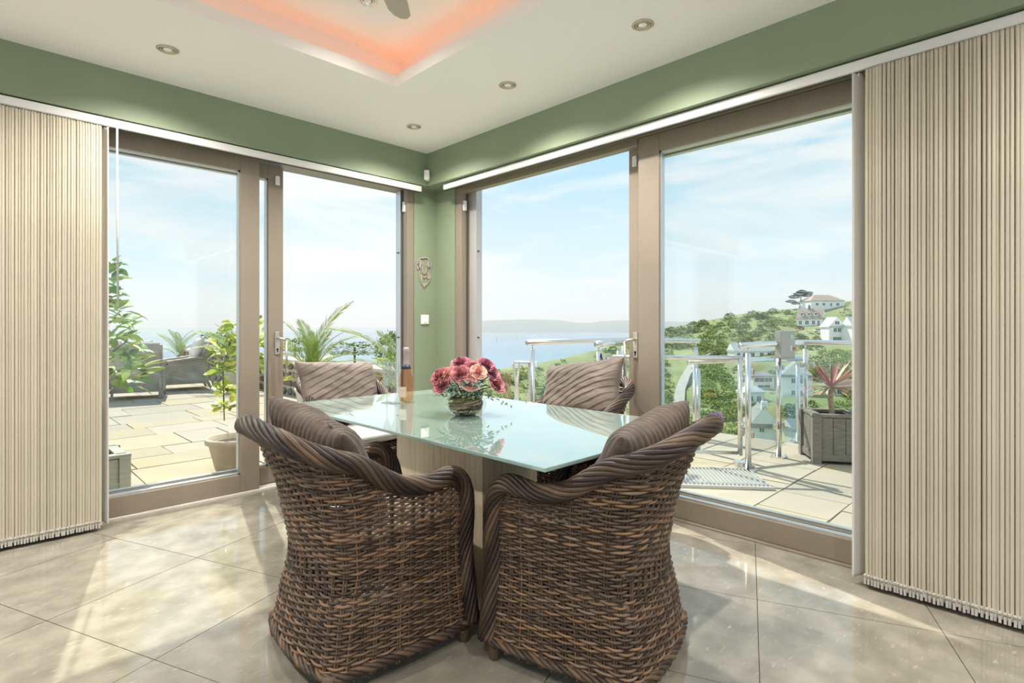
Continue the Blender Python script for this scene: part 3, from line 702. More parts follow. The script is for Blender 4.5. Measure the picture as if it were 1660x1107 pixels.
def petal_rose(R0, seed):
    mb = MB(); rn = random.Random(seed)
    for layer in range(6):
        rad = R0 * (.18 + .16 * layer); hgt = R0 * (1.05 - .10 * layer); n = 3 + layer
        for k in range(n):
            a0 = 2 * PI * (k + .37 * layer) / n + rn.uniform(-.15, .15); sp_ = 2 * PI / n * .72; vs = []; nu, nv = 6, 5
            for i in range(nu + 1):
                for j in range(nv + 1):
                    u = (i / nu - .5) * 2; v = j / nv
                    a = a0 + u * sp_ * (0.55 + .45 * math.sin(PI * min(1, v * .9 + .1)))
                    rr = rad * (.35 + .75 * math.sin(v * 1.35)) + (R0 * .10 * layer * .5) * max(0, v - .6) * 2.2
                    z = -R0 * .35 + hgt * v * (1 - .16 * u * u) - (R0 * .22 * (layer / 5)) * max(0, v - .75) * 2
                    vs.append((rr * math.cos(a), rr * math.sin(a), z))
            w_ = nv + 1
            mb.add(vs, [(i*w_+j, (i+1)*w_+j, (i+1)*w_+j+1, i*w_+j+1) for i in range(nu) for j in range(nv)], rn.random())
    return mb.mesh('rose_head', True, False)
def rose_mat(nm, a, b): return ramp_mat(nm, [(0, a), (1, b)], .7, nscale=40, namt=.3)
RM = [rose_mat('dusky_rose', (.36, .095, .115), (.64, .26, .28)), rose_mat('mauve_rose', (.30, .085, .13), (.52, .20, .26)), rose_mat('peach_rose', (.60, .27, .22), (.86, .55, .46))]
rs = [petal_rose(.043, 1), petal_rose(.043, 2), petal_rose(.036, 3)]
M['stem'] = mat('rose_stem', (.06, .10, .04), .6)
# positions relative to view: right (X), toward viewer (-Z), up
rp = [(-.135, -.02, .100, 0), (-.115, -.06, .060, 0), (-.085, -.03, .115, 2), (-.030, .02, .165, 1), (-.020, -.075, .115, 0), (.035, -.01, .140, 0), (.070, -.07, .125, 2), (.030, -.10, .070, 2), (.105, .01, .155, 1), (.135, .0, .115, 1), (.160, -.02, .060, 0), (-.02, .08, .12, 0), (.06, .09, .11, 1), (-.09, .07, .10, 1)]
for k, (X, D, z, c) in enumerate(rp):
    x, y = ground(X, D); d = Vector((x * 5, y * 5, .55 + z * 2)) + Vector((-FW[0], -FW[1], 0)) * .55
    q = d.normalized().to_track_quat('Z', 'Y').to_euler()
    r_ = put('rose', rs[k % 2] if c < 2 else rs[2], None, bq, (x, y, z), q, label='open %s rose' % ('dusky pink', 'mauve pink', 'peach pink')[c])
    r_.data = r_.data.copy(); r_.data.materials.clear(); r_.data.materials.append(RM[c])
    put('stem', MB().tube([(0, 0, -.015), (-x * .3, -y * .3, -z * .5), (-x * .2, -y * .2, -z * .5 - .05)], .003, 5), M['stem'], r_, rot=(0, 0, 0)) if False else None
mb = MB()
for (X, D, z, c) in rp:
    x, y = ground(X, D); mb.tube([(x * .93, y * .93, z - .012), (x * .45, y * .45, z * .45), (x * .1, y * .1, -.03)], .0028, 5)
put('stems', mb, M['stem'], bq, smooth=True)
def leaf(mb, p, d, up, L_, W_, c=0.0, fold=.15, droop=.2):
    p = Vector(p); d = Vector(d).normalized(); s_ = d.cross(Vector(up)); s_ = s_.normalized() if s_.length > 1e-4 else d.orthogonal().normalized(); n = s_.cross(d)
    vs = []
    for t, wd in ((0, .05), (.25, .8), (.55, 1.0), (.8, .62), (1, .02)):
        q = p + d * (L_ * t) - n * (droop * L_ * t * t)
        vs += [q + s_ * (W_ * wd * .5) + n * (fold * W_ * wd), q, q - s_ * (W_ * wd * .5) + n * (fold * W_ * wd)]
    fs = []
    for i in range(4): fs += [(i*3, i*3+3, i*3+4, i*3+1), (i*3+1, i*3+4, i*3+5, i*3+2)]
    mb.add(vs, fs, c)
rn = random.Random(11)
for (nm, cnt, cA, cB, sz, zr, rad) in (('dark_leaves', 70, (.02, .06, .05), (.06, .13, .09), .045, (.01, .10), .13), ('light_leaves', 90, (.14, .26, .06), (.30, .44, .14), .026, (-.02, .05), .17), ('eucalyptus', 36, (.13, .20, .17), (.24, .32, .26), .028, (-.01, .06), .15)):
    mb = MB()
    for k in range(cnt):
        a = rn.uniform(0, 2 * PI); r0 = rad * rn.uniform(.35, 1.05); z = rn.uniform(*zr)
        leaf(mb, (r0 * math.cos(a), r0 * math.sin(a), z), (math.cos(a) + rn.uniform(-.6, .6), math.sin(a) + rn.uniform(-.6, .6), rn.uniform(-.5, .6)), (0, 0, 1), sz * rn.uniform(.7, 1.2), sz * .62, rn.random())
    put(nm, mb, ramp_mat('bouquet_' + nm, [(0, cA), (1, cB)], .55), bq, smooth=True, kind='stuff')
mb = MB()
for k in range(7):   # trailing sprig at the right with small pink blossoms
    x, y = ground(.10 + .022 * k, -.03); mb.tube([(x, y, .02 - .012 * k), (x + .008, y, .01 - .012 * k)], .0016, 4)
    for q in range(4): leaf(mb, (x, y, .015 - .012 * k), (rn.uniform(-1, 1), rn.uniform(-1, 1), rn.uniform(-.4, .6)), (0, 0, 1), .016, .011, rn.random())
put('trailing_sprig', mb, ramp_mat('sprig', [(0, (.16, .15, .13)), (.6, (.28, .26, .20)), (1, (.66, .42, .42))], .6), bq, smooth=True)
# ================================================================ TERRACE
M['bed'] = mat('terrace_bedding', (.34, .31, .26), .9, var=.2, vscale=10)
M['flag'] = mat('sandstone_flag', (0.47, 0.41, 0.31), .85, col2=(0.41, 0.375, 0.315), vscale=2.2, bump=.25, bscale=18, objvar=.09, coords='Object', detail=6)
M['flag2'] = mat('yellow_sandstone_flag', (0.51, 0.42, 0.26), .85, col2=(0.43, 0.385, 0.29), vscale=2.0, bump=.25, bscale=18, objvar=.07, coords='Object')
te = put('terrace', MB().box(-6.5, 4.3, 4.40, 17.5, -.22, -.035).box(3.40, 6.25, -3.0, 4.40, -.22, -.035).box(4.3, 6.25, 4.40, 5.3, -.22, -.035), M['bed'], kind='structure', label='sunlit terrace paved with pale sandstone flags')
rn = random.Random(21)
def lay(x0, x1, y0, y1, hs, skip=None):
    y = y0
    while y < y1 - .1:
        h = rn.choice(hs); h = min(h, y1 - y)
        if y1 - (y + h) < .2: h = y1 - y
        x = x0 - rn.uniform(0, .5)
        while x < x1:
            l = rn.choice((.45, .6, .75, .9, 1.1)); a, b = max(x, x0), min(x + l, x1); x += l
            if b - a < .06: continue
            g2 = .006; dz = rn.uniform(-.003, .003)
            j = lambda: rn.uniform(-.004, .004)
            pl = [(a + g2 + j(), y + g2 + j()), (b - g2 + j(), y + g2 + j()), (b - g2 + j(), y + h - g2 + j()), (a + g2 + j(), y + h - g2 + j())]
            cxx = (a + b) / 2
            me = MB().prism([(p[0] - cxx, p[1] - y) for p in pl], -.035, -.018 + dz)
            put('flagstone', me, M['flag2'] if rn.random() < .35 else M['flag'], te, (cxx, y, 0))
        y += h
lay(-.9, 4.2, 4.42, 16.5, (.45, .6, .75))
lay(3.42, 6.15, -1.2, 4.40, (.45, .6, .6, .75))

# ---------------------------------------------------------------- stainless balustrade with glass
def bal_post(parent, x, y, h, label=None, r=.024):
    mb = MB(); mb.tube([(x, y, -.018), (x, y, h)], r, 14); mb.tube([(x, y, h), (x, y, h + .05)], .007, 8)
    p = put('post', mb, M['steel'], parent, smooth=True)
    b = MB(); b.prism([(x - .06, y - .06), (x + .06, y - .06), (x + .06, y + .06), (x - .06, y + .06)], -.018, -.008)
    put('base_plate', b, M['steel'], p)
    for sx in (-1, 1):
        for sy in (-1, 1): put('bolt', MB().tube([(x + sx * .045, y + sy * .045, -.008), (x + sx * .045, y + sy * .045, .010)], .007, 6), M['steel'], p)
    return p
def railing(name, pts, posts, label, z=1.045, glass=True, r=.026):
    root = empty(name, (*pts[0], 0), label=label, cat='railing', group='stainless balustrades on the terrace edge')
    l0 = Vector(root.location)
    def q(mb): mb.v = [tuple(Vector(v) - l0) for v in mb.v]; return mb
    put('handrail', q(MB().tube([(x, y, z) for x, y in pts], r, 14)), M['steel'], root, smooth=True)
    for (x, y) in posts:
        p = bal_post(root, x - l0.x, y - l0.y, z - .07)
    for (a, b) in zip(posts, posts[1:]):
        if not glass: break
        d = Vector((b[0] - a[0], b[1] - a[1])); n = d.normalized(); s_ = Vector((-n.y, n.x)) * .005
        p0 = Vector(a) + n * .06; p1 = Vector(b) - n * .06
        put('glass_panel', q(MB().prism([(p0 + s_)[:], (p1 + s_)[:], (p1 - s_)[:], (p0 - s_)[:]], .07, z - .11)), M['rail_glass'], root)
        for e_ in (p0, p1):
            for zz in (.25, z - .25): put('clamp', q(MB().box(e_.x - .022, e_.x + .022, e_.y - .022, e_.y + .022, zz, zz + .05)), M['steel'], root, bevel=.004)
    return root
railing('balustrade', [(4.55, 1.90), (5.98, 1.90), (6.02, 1.86), (6.02, -1.2)], [(4.70, 1.90), (5.40, 1.90), (6.02, 1.86), (6.02, .7), (6.02, -.5)], 'stainless balustrade with glass panels beside the cordyline planter')
railing('balustrade', [(3.98, 3.80), (5.70, 3.80), (5.75, 3.75), (5.75, 2.85)], [(4.06, 3.80), (5.68, 3.80), (5.75, 2.90)], 'stainless balustrade in front of the sea, behind the seaward chair')
railing('balustrade', [(4.02, 2.98), (4.42, 2.98)], [(4.06, 2.98), (4.38, 2.98)], 'short stainless rail with a dangling cable beside the gate')
railing('stair_rail', [(5.0, 2.6), (6.4, 1.98)], [(5.1, 2.55), (6.3, 2.02)], 'lower stainless stair rail behind the gate post', z=.86, glass=False)
cb = MB().tube([(4.06, 2.955, .96), (4.045, 2.945, .90), (4.03, 2.94, .70), (4.035, 2.94, .45)], .005, 6).tube([(4.06, 2.955, .96), (4.09, 2.95, .86), (4.14, 2.95, .78), (4.15, 2.95, .72)], .005, 6)
put('black_cable', cb, M['black'], smooth=True, label='thin black cable hanging from the short rail post', cat='cable')
# gate, standing diagonally between two posts
ga = Vector((4.085, 2.90)); gb = Vector((4.80, 2.01)); gd = (gb - ga).normalized(); gn = Vector((-gd.y, gd.x)); gl = (gb - ga).length
gt = empty('garden_gate', (ga.x, ga.y, 0), math.atan2(gd.y, gd.x), label='stainless framed gate with glass infill across the steps', cat='gate')
mb = MB().tube([(0, 0, .08), (0, 0, .935)], .021, 12).tube([(-.02, 0, .93), (gl + .02, 0, .93)], .021, 12).tube([(gl, 0, .08), (gl, 0, .935)], .021, 12); put('frame', mb, M['steel'], gt, smooth=True)
put('bottom_rail', MB().tube([(0, 0, .10), (gl, 0, .10)], .016, 12), M['steel'], gt, smooth=True)
for a in (.06, .11, .16, .21, .30): put('bar', MB().tube([(a, 0, .10), (a, 0, .93)], .007, 8), M['steel'], gt, smooth=True)
put('bar', MB().tube([(gl * .66, 0, .10), (gl * .66, 0, .86)], .017, 10), M['steel'], gt, smooth=True)
put('glass_infill', MB().box(.34, gl - .04, -.004, .004, .13, .86), M['rail_glass'], gt)
for z in (.3, .75): put('hinge', MB().tube([(gl - .01, 0, z), (gl + .06, -.02, z)], .010, 8).tube([(gl + .03, -.01, z - .03), (gl + .03, -.01, z + .03)], .014, 8), M['steel'], gt)
put('hinge_post', MB().tube([(gl + .06, -.02, -.018), (gl + .06, -.02, .86)], .02, 12), M['steel'], gt, smooth=True)
put('floor_spring', MB().box(gl - .05, gl + .10, -.08, .05, -.018, .03), M['steel'], gt, bevel=.006)
# drain grating let into the paving by the gate
gr = empty('floor_grating', (4.22, 2.05, -.014), math.atan2(gd.y, gd.x), label='pale metal floor grating in front of the gate', cat='grating')
mb = MB(); 
mgr = mat('galvanised_grating', (.60, .60, .58), .45, metal=.5)
put('tray', MB().box(-.42, .42, -.26, .26, -.004, .006), mat('grating_tray', (.40, .39, .37), .8), gr)
for k in range(29): put('grating_bar', MB().box(-.42 + .03 * k - .006, -.42 + .03 * k + .006, -.26, .26, .006, .016), mgr, gr)
put('grating_frame', MB().box(-.44, .44, -.285, -.26, -.004, .019).box(-.44, .44, .26, .285, -.004, .019), mgr, gr)
# key box on its post
kb = empty('control_box', (5.385, 1.845, 0), math.radians(-30), label='grey control cabinet mounted on the balustrade post', cat='box')
put('cabinet', MB().box(-.078, .078, -.05, .03, .91, 1.165), mat('grey_cabinet', (.42, .41, .36), .45, metal=.2, var=.05), kb, bevel=.004)
put('window', MB().box(.020, .055, -.053, -.05, 1.09, 1.13), mat('cabinet_window', (.55, .65, .70), .1), kb)
put('button', MB().tube([(.062, -.05, 1.0), (.062, -.066, 1.0)], .014, 12), mat('red_button', (.65, .10, .07), .4), kb)
put('sticker', MB().box(.022, .045, -.0515, -.05, .98, 1.03), mat('pale_sticker', (.70, .74, .72), .6), kb)
# slatted box planter with red cordyline
def planter(loc, rz, sx, sy, h, label, m, slats=4, name='planter_box'):
    root = empty(name, (*loc, -.018), rz, label=label, cat='planter')
    for (x, y) in ((-sx, -sy), (sx, -sy), (sx, sy), (-sx, sy)):
        put('corner_post', MB().box(x - .035, x + .035, y - .035, y + .035, 0, h), m, root, bevel=.003)
    for k in range(slats):
        a = -sx + .035 + (2 * sx - .07) * k / slats; b = -sx + .035 + (2 * sx - .07) * (k + 1) / slats
        for y in (-sy, sy): put('board', MB().box(a + .002, b - .002, y - .014, y + .014, .03, h - .01), m, root, bevel=.002)
        a = -sy + .035 + (2 * sy - .07) * k / slats; b = -sy + .035 + (2 * sy - .07) * (k + 1) / slats
        for x in (-sx, sx): put('board', MB().box(x - .014, x + .014, a + .002, b - .002, .03, h - .01), m, root, bevel=.002)
    for y in (-sy, sy): put('skirt', MB().box(-sx + .035, sx - .035, y - .022, y + .022, .03, .09), m, root, bevel=.002)
    for x in (-sx, sx): put('skirt', MB().box(x - .022, x + .022, -sy + .035, sy - .035, .03, .09), m, root, bevel=.002)
    t = .07
    for y in (-1, 1): put('cap', MB().box(-sx - .04, sx + .04, y * (sy - .015) - t / 2, y * (sy - .015) + t / 2, h - .005, h + .022), m, root, bevel=.003)
    for x in (-1, 1): put('cap', MB().box(x * (sx - .015) - t / 2, x * (sx - .015) + t / 2, -sy + .02, sy - .02, h - .005, h + .022), m, root, bevel=.003)
    put('soil', MB().box(-sx + .03, sx - .03, -sy + .03, sy - .03, h - .09, h - .07), M['soil'], root)
    return root
M['soil'] = mat('dark_soil', (.06, .045, .035), .95, var=.4, vscale=40)
M['plank'] = mat('weathered_grey_wood', (.30, .275, .24), .7, col2=(.20, .185, .16), vscale=6, vstretch=(3, 3, 14), bump=.2, bscale=40)
PXY = ground(2.62, 4.75)
planter((5.64, 1.52), math.radians(-57), .185, .185, .42, 'dark slatted box planter holding the red cordyline', M['plank'], 3)
cd = empty('cordyline', (5.64, 1.52, .33), label='red-leaved cordyline palm growing in the dark slatted planter', cat='plant')
put('trunk', MB().tube([(0, 0, 0), (.01, 0, .1), (-.005, .01, .22), (0, 0, .33)], lambda t: .026 - .004 * t, 10), mat('pale_trunk', (.55, .45, .33), .85, var=.3, vscale=30, bump=.5, bscale=60), cd, smooth=True)
rn = random.Random(4)
Mcd = [ramp_mat('cordyline_leaf', [(0, (.26, .06, .055)), (.6, (.52, .16, .12)), (1, (.60, .36, .20))], .45)]
for k in range(84):
    a = rn.uniform(0, 2 * PI); up = rn.uniform(-.15, 1.5); mb = MB(); ln = rn.uniform(.24, .34)
    d = Vector((math.cos(a), math.sin(a), up)).normalized()
    leaf(mb, (0, 0, .315), d, (0, 0, 1) if up < 2 else (1, 0, 0), ln, .022, rn.random(), .1, .22 if up < .8 else .05); put('blade', mb, Mcd[0], cd, smooth=True)
# white folding table leaning behind first post
ft = empty('folding_table', (4.26, 3.99, -.018), math.radians(12), label='small white folding table behind the balustrade post', cat='table')
Mw = mat('white_powder_coat', (.82, .82, .80), .4)
put('top', MB().box(-.07, .07, -.04, .20, .83, .85), Mw, ft, bevel=.004)
put('leg', MB().tube([(-.06, 0, .83), (.12, .1, 0)], .013, 8).tube([(-.06, .2, .83), (.12, .2, 0)], .013, 8), Mw, ft); put('leg', MB().tube([(.06, 0, .83), (-.12, .1, 0)], .013, 8).tube([(.06, .2, .83), (-.12, .2, 0)], .013, 8), Mw, ft)

# ---------------------------------------------------------------- low stone wall with coping
wallp = [(4.08, 16.8), (4.14, 9.5), (4.10, 5.2)]
mb = MB(); core = []
sw_ = empty('garden_wall', (4.1, 9.5, -.03), label='low rubble stone wall with pale coping edging the terrace', cat='wall')
l0 = Vector(sw_.location); HW = .60
M['mortar'] = mat('lime_mortar', (.58, .53, .45), .95, var=.15, vscale=12, bump=.3, bscale=50)
M['stone'] = mat('rubble_stone', (.40, .29, .22), .9, col2=(.26, .20, .17), vscale=6, bump=.4, bscale=30, objvar=.4)
M['coping'] = mat('coping_stone', (.72, .66, .56), .8, var=.08, vscale=6, bump=.15, bscale=30, objvar=.06)
smesh = []
for k in range(6):
    vs = []; r2 = random.Random(k); n = 7
    pl = [(math.cos(2*PI*i/n) * r2.uniform(.8, 1.1), math.sin(2*PI*i/n) * r2.uniform(.75, 1.1)) for i in range(n)]
    m_ = MB(); vs = [(x, 0, z) for x, z in pl] + [(x * .8, -1, z * .78) for x, z in pl]
    m_.add(vs, [tuple(range(n)), tuple(range(n, 2*n))[::-1]] + [(i, n+i, n+(i+1)%n, (i+1)%n) for i in range(n)]); me = m_.mesh('stone', True); me.materials.append(M['stone']); smesh.append(me)
rn = random.Random(8)
for (a, b) in zip(wallp, wallp[1:]):
    A = Vector(a); B = Vector(b); d = (B - A).normalized(); nrm = Vector((d.y, -d.x)); ln = (B - A).length   # nrm faces the terrace
    if nrm.dot(Vector((0, 0)) - A) < 0: nrm = -nrm
    th = .30
    pl = [A, B, B - nrm * th, A - nrm * th]
    put('wall_core', MB().prism([(p.x - l0.x, p.y - l0.y) for p in pl], 0, HW), M['mortar'], sw_)
    s_ = 0
    while s_ < ln - .02:
        e_ = min(ln, s_ + rn.uniform(.45, .65)); p0 = A + d * (s_ + .004); p1 = A + d * (e_ - .004)
        q = [p0 + nrm * .05, p1 + nrm * .05, p1 - nrm * (th + .05), p0 - nrm * (th + .05)]
        put('coping_slab', MB().prism([(p.x - l0.x, p.y - l0.y) for p in q], HW, HW + .05), M['coping'], sw_, bevel=.006); s_ = e_
    z = .07; ang = math.atan2(d.y, d.x) if nrm.dot(Vector((-d.y, d.x))) < 0 else math.atan2(d.y, d.x) + PI
    while z < HW - .04:
        s_ = rn.uniform(0, .1)
        while s_ < ln - .06:
            w_ = rn.uniform(.12, .26); p = A + d * (s_ + w_ / 2)
            o = put('stone', smesh[rn.randrange(6)], None, sw_, (p.x - l0.x, p.y - l0.y, z), (0, 0, ang)); o.scale = (w_ * .47, rn.uniform(.025, .05), rn.uniform(.058, .074)); s_ += w_ + .014
        z += .15

# ---------------------------------------------------------------- lounge armchairs on the terrace
M['ratt'] = None
def pale_rattan():
    m = mat('pale_rattan', (.60, .56, .49), .7, col2=(.42, .39, .335), vscale=5, detail=3)
    nt = m.node_tree; L = nt.links.new; b = nt.nodes['Principled BSDF']; tc = nt.nodes.new('ShaderNodeTexCoord')
    wz = nt.nodes.new('ShaderNodeTexWave'); wz.bands_direction = 'Z'; wz.inputs['Scale'].default_value = 16; wz.inputs['Distortion'].default_value = .6; L(tc.outputs['Object'], wz.inputs['Vector'])
    bp = nt.nodes.new('ShaderNodeBump'); bp.inputs['Strength'].default_value = .9; bp.inputs['Distance'].default_value = .012; L(wz.outputs['Fac'], bp.inputs['Height']); L(bp.outputs[0], b.inputs['Normal'])
    return m
M['ratt'] = pale_rattan()
M['pale_cush'] = mat('pale_outdoor_cushion', (.74, .69, .62), .9, var=.1, vscale=8, bump=.1, bscale=80)
def lounge(loc, rz, label, cush_label):
    root = empty('rattan_armchair', (*loc, -.018), rz, label=label, cat='chair', group='pale rattan lounge chairs on the terrace')
    m = M['ratt']
    def slab(nm, prof, y0, y1, bev=.012):       # prof in x,z
        mb = MB(); n = len(prof)
        mb.add([(x, y0, z) for x, z in prof] + [(x, y1, z) for x, z in prof], [tuple(range(n)), tuple(range(n, 2*n))[::-1]] + [(i, n+i, n+(i+1)%n, (i+1)%n) for i in range(n)])
        return put(nm, mb, m, root, bevel=bev)
    slab('seat_box', [(-.30, .13), (.40, .13), (.40, .36), (-.33, .36)], -.33, .33)
    slab('back', [(-.28, .12), (-.36, .12), (-.47, .93), (-.43, .965), (-.36, .93), (-.25, .36)], -.36, .36)
    for s_ in (-1, 1):
        slab('arm', [(-.36, .13), (.40, .13), (.41, .50), (.36, .55), (-.05, .60), (-.34, .62)], s_ * .33 if s_ > 0 else -.42, s_ * .33 if s_ < 0 else .42)
        slab('arm_cap', [(-.36, .60), (-.05, .59), (.37, .54), (.44, .50), (.44, .535), (.38, .575), (-.04, .63), (-.36, .65)], (.31 if s_ > 0 else -.45), (.45 if s_ > 0 else -.31))
        for x0, x1 in ((.37, .39), (-.34, -.42)): put('leg', MB().tube([(x0, s_ * .385, .15), (x1, s_ * .39, 0)], lambda t: .028 - .008 * t, 8), m, root, smooth=True)
        slab('wing', [(-.47, .92), (-.36, .92), (-.24, .66), (-.34, .62)], s_ * .33 if s_ > 0 else -.40, s_ * .33 if s_ < 0 else .40)
        put('back_leg', MB().tube([(-.36, s_ * .36, .42), (-.47, s_ * .365, 0)], lambda t: .024 - .004 * t, 8), m, root, smooth=True)
    put('maker_tag', MB().box(-.353, -.345, -.035, .035, .27, .32), M['pvc'], root, rot=(0, 0, 0), loc=(-.022, .02, -.02))
    sc = put('seat_cushion', pad_mesh(.34, .32, .07), M['pale_cush'], root, (.06, 0, .42))
    bc = empty('pale_cushion', (0, 0, 0), label=cush_label, cat='cushion')
    mw = Matrix.Translation((*loc, -.018)) @ Matrix.Rotation(rz, 4, 'Z') @ Matrix.Translation((-.20, 0, .76)) @ Matrix.Rotation(PI / 2 - math.radians(18), 4, 'Y')
    bc.location = mw.translation; bc.rotation_euler = mw.to_euler()
    put('cover', cushion_mesh(.25, .26, .09, 'pleat', loc[0]), M['pale_cush'], bc)
    return root
def gp(px, py): 
    Z = 892 * 1.218 / (py - 530); return ground((px - 830) / 892 * Z, Z)
c1 = gp(214, 647); c2 = gp(302, 631)
lounge((c1[0] + .1, c1[1] + .2), math.radians(75), 'pale rattan lounge chair seen from behind on the terrace', 'pale scatter cushion in the lounge chair seen from behind')
lounge((c2[0], c2[1] + .1), math.radians(172), 'pale rattan lounge chair seen side-on on the terrace', 'pale striped cushion in the lounge chair seen side-on')

# ---------------------------------------------------------------- plants
def leafy(name, loc, label, cat, spec, stems, leafm, stemm, Lf, Wf, seed):
    """spec: (dx, dy, dz, radius, count) clumps of single leaves; stems: polylines"""
    root = empty(name, loc, label=label, cat=cat); rn = random.Random(seed)
    mb = MB()
    for st in stems: mb.tube(st, lambda t: .014 - .009 * t, 6)
    put('stems', mb, stemm, root, smooth=True)
    proto = {}
    for v in range(5):
        m_ = MB(); leaf(m_, (0, 0, 0), (1, 0, .1), (0, 0, 1), Lf * (0.8 + .1 * v), Wf, v / 4, .12, .25); me = m_.mesh('leaf', True, False); me.materials.append(leafm); proto[v] = me
    for (dx, dy, dz, r0, cnt) in spec:
        for k in range(cnt):
            a = rn.uniform(0, 2 * PI); ph = math.acos(rn.uniform(-.8, 1)); rr = r0 * rn.random() ** .4
            p = (dx + rr * math.sin(ph) * math.cos(a), dy + rr * math.sin(ph) * math.sin(a), dz + rr * math.cos(ph))
            o = put('leaf', proto[rn.randrange(5)], None, root, p, (rn.uniform(-.7, .7), rn.uniform(-.9, .5), a + rn.uniform(-.8, .8)))
            s_ = rn.uniform(.75, 1.15); o.scale = (s_, s_, s_)
    return root
M['leaf_g'] = ramp_mat('glossy_green_leaf', [(0, (.17, .33, .08)), (.6, (.34, .54, .14)), (1, (.66, .74, .24))], .35, nscale=3, namt=.35)
M['leaf_y'] = ramp_mat('lime_vine_leaf', [(0, (.32, .46, .08)), (.6, (.56, .66, .14)), (1, (.80, .78, .22))], .5, nscale=3, namt=.35)
M['twig'] = mat('green_twig', (.16, .15, .08), .7)
M['gplank'] = mat('pale_grey_planter', (.36, .36, .31), .6, var=.1, vscale=5, vstretch=(1, 1, 8))
planter((0.60, 5.07), 0, .22, .22, .27, 'pale grey box planter outside behind the left blind', M['gplank'], 2)
leafy('potted_shrub', (.66, 5.07, .2), 'tall broad-leaved green shrub in the pale grey planter', 'shrub',
      [(.05, .0, 1.42, .12, 34), (.0, .05, 1.22, .18, 56), (.05, 0, 1.02, .19, 66), (.10, -.03, .84, .20, 72), (.15, -.05, .66, .19, 66)],
      [[(0, 0, 0), (.01, 0, .5), (0, .02, 1.0), (.02, 0, 1.5)], [(0, 0, .5), (.1, -.05, .8), (.2, -.1, .9)], [(0, 0, .6), (-.1, .05, .9), (-.2, .05, 1.2)], [(0, 0, .4), (.12, .0, .65), (.25, 0, .7)]], M['leaf_g'], M['twig'], .125, .058, 31)
pt = gp(396, 770)
po = empty('terracotta_pot', (pt[0], pt[1] + .22, -.018), label='whitewashed round terracotta pot outside the left sliding door', cat='pot')
put('body', MB().lathe([(.13, 0), (.15, .02), (.20, .23), (.225, .24), (.23, .275), (.225, .285), (.20, .285), (.195, .25), (.0001, .24)], 32), mat('whitewashed_clay', (.62, .55, .47), .9, col2=(.50, .40, .31), vscale=5, bump=.2, bscale=40), po, smooth=True)
put('soil', MB().lathe([(.197, .247), (.0001, .25)], 24), M['soil'], po)
vb = (pt[0] + .10, pt[1] + .22)
leafy('climbing_vine', (vb[0], vb[1], .22), 'lime green trailing vine in the terracotta pot', 'vine',
      [(-.02, 0, .92, .17, 60), (-.16, -.02, .78, .12, 56), (-.20, -.04, .62, .07, 36), (-.21, -.05, .46, .05, 26), (-.19, -.05, .32, .06, 18), (.12, .05, .80, .15, 50), (.22, .02, .66, .09, 30), (.30, 0, .50, .06, 14)],
      [[(0, 0, 0), (.01, 0, .5), (0, 0, 1.0)], [(0, 0, .9), (-.14, -.02, .88), (-.21, -.05, .6), (-.20, -.05, .2)], [(0, 0, .8), (.14, .02, .82), (.24, .02, .65), (.30, 0, .45)]], M['leaf_y'], M['twig'], .085, .062, 32)

def frond_mesh(L_, arch, n=26, lw=.20, seed=0):
    mb = MB(); rn = random.Random(seed); pts = []
    for i in range(n + 1):
        t = i / n; pts.append(Vector((L_ * (t - .12 * arch * t * t), 0, L_ * (.62 * t - (.35 + .5 * arch) * t * t))))
    mb.tube(pts, lambda t: .009 * (1 - .8 * t), 5, .75)
    for i in range(4, n + 1):
        t = i / n; ll = lw * L_ * (math.sin(PI * min(1, .12 + t * .86)) ** .6); d = (pts[i] - pts[i - 1]).normalized()
        for s_ in (-1, 1):
            for q in (0, .5):
                p = pts[i].lerp(pts[i - 1], q)
                dirn = d * .75 + Vector((0, s_, 0)) * .8 + Vector((0, 0, .28 + rn.uniform(-.1, .1)))
                leaf(mb, p, dirn, (0, 0, 1), ll * rn.uniform(.85, 1.1), .0115, rn.uniform(.2, .8), .1, .25)
    return mb.mesh('frond', True, False)
M['palm'] = ramp_mat('palm_leaf', [(0, (.16, .29, .06)), (.6, (.40, .50, .11)), (1, (.70, .68, .22))], .5, nscale=4, namt=.25)
M['palmtrunk'] = mat('palm_trunk', (.30, .24, .16), .9, var=.35, vscale=20, bump=.6, bscale=30)
FR = [frond_mesh(1.0, a, seed=k) for k, a in enumerate((.35, .7, 1.0))]
for f in FR: f.materials.append(M['palm'])
def palm(loc, scale, fronds, label, trunk=.25, seed=0):
    root = empty('palm', loc, label=label, cat='palm'); rn = random.Random(seed)
    put('trunk', MB().lathe([(.07 * scale, -trunk), (.075 * scale, 0), (.06 * scale, .05 * scale), (.0001, .12 * scale)], 14), M['palmtrunk'], root, smooth=True)
    for (az, tilt, ln, kind) in fronds:
        o = put('frond', FR[kind], None, root, (0, 0, .03), (rn.uniform(-.25, .25), -math.radians(tilt), math.radians(az))); o.scale = (ln * scale,) * 3
    return root
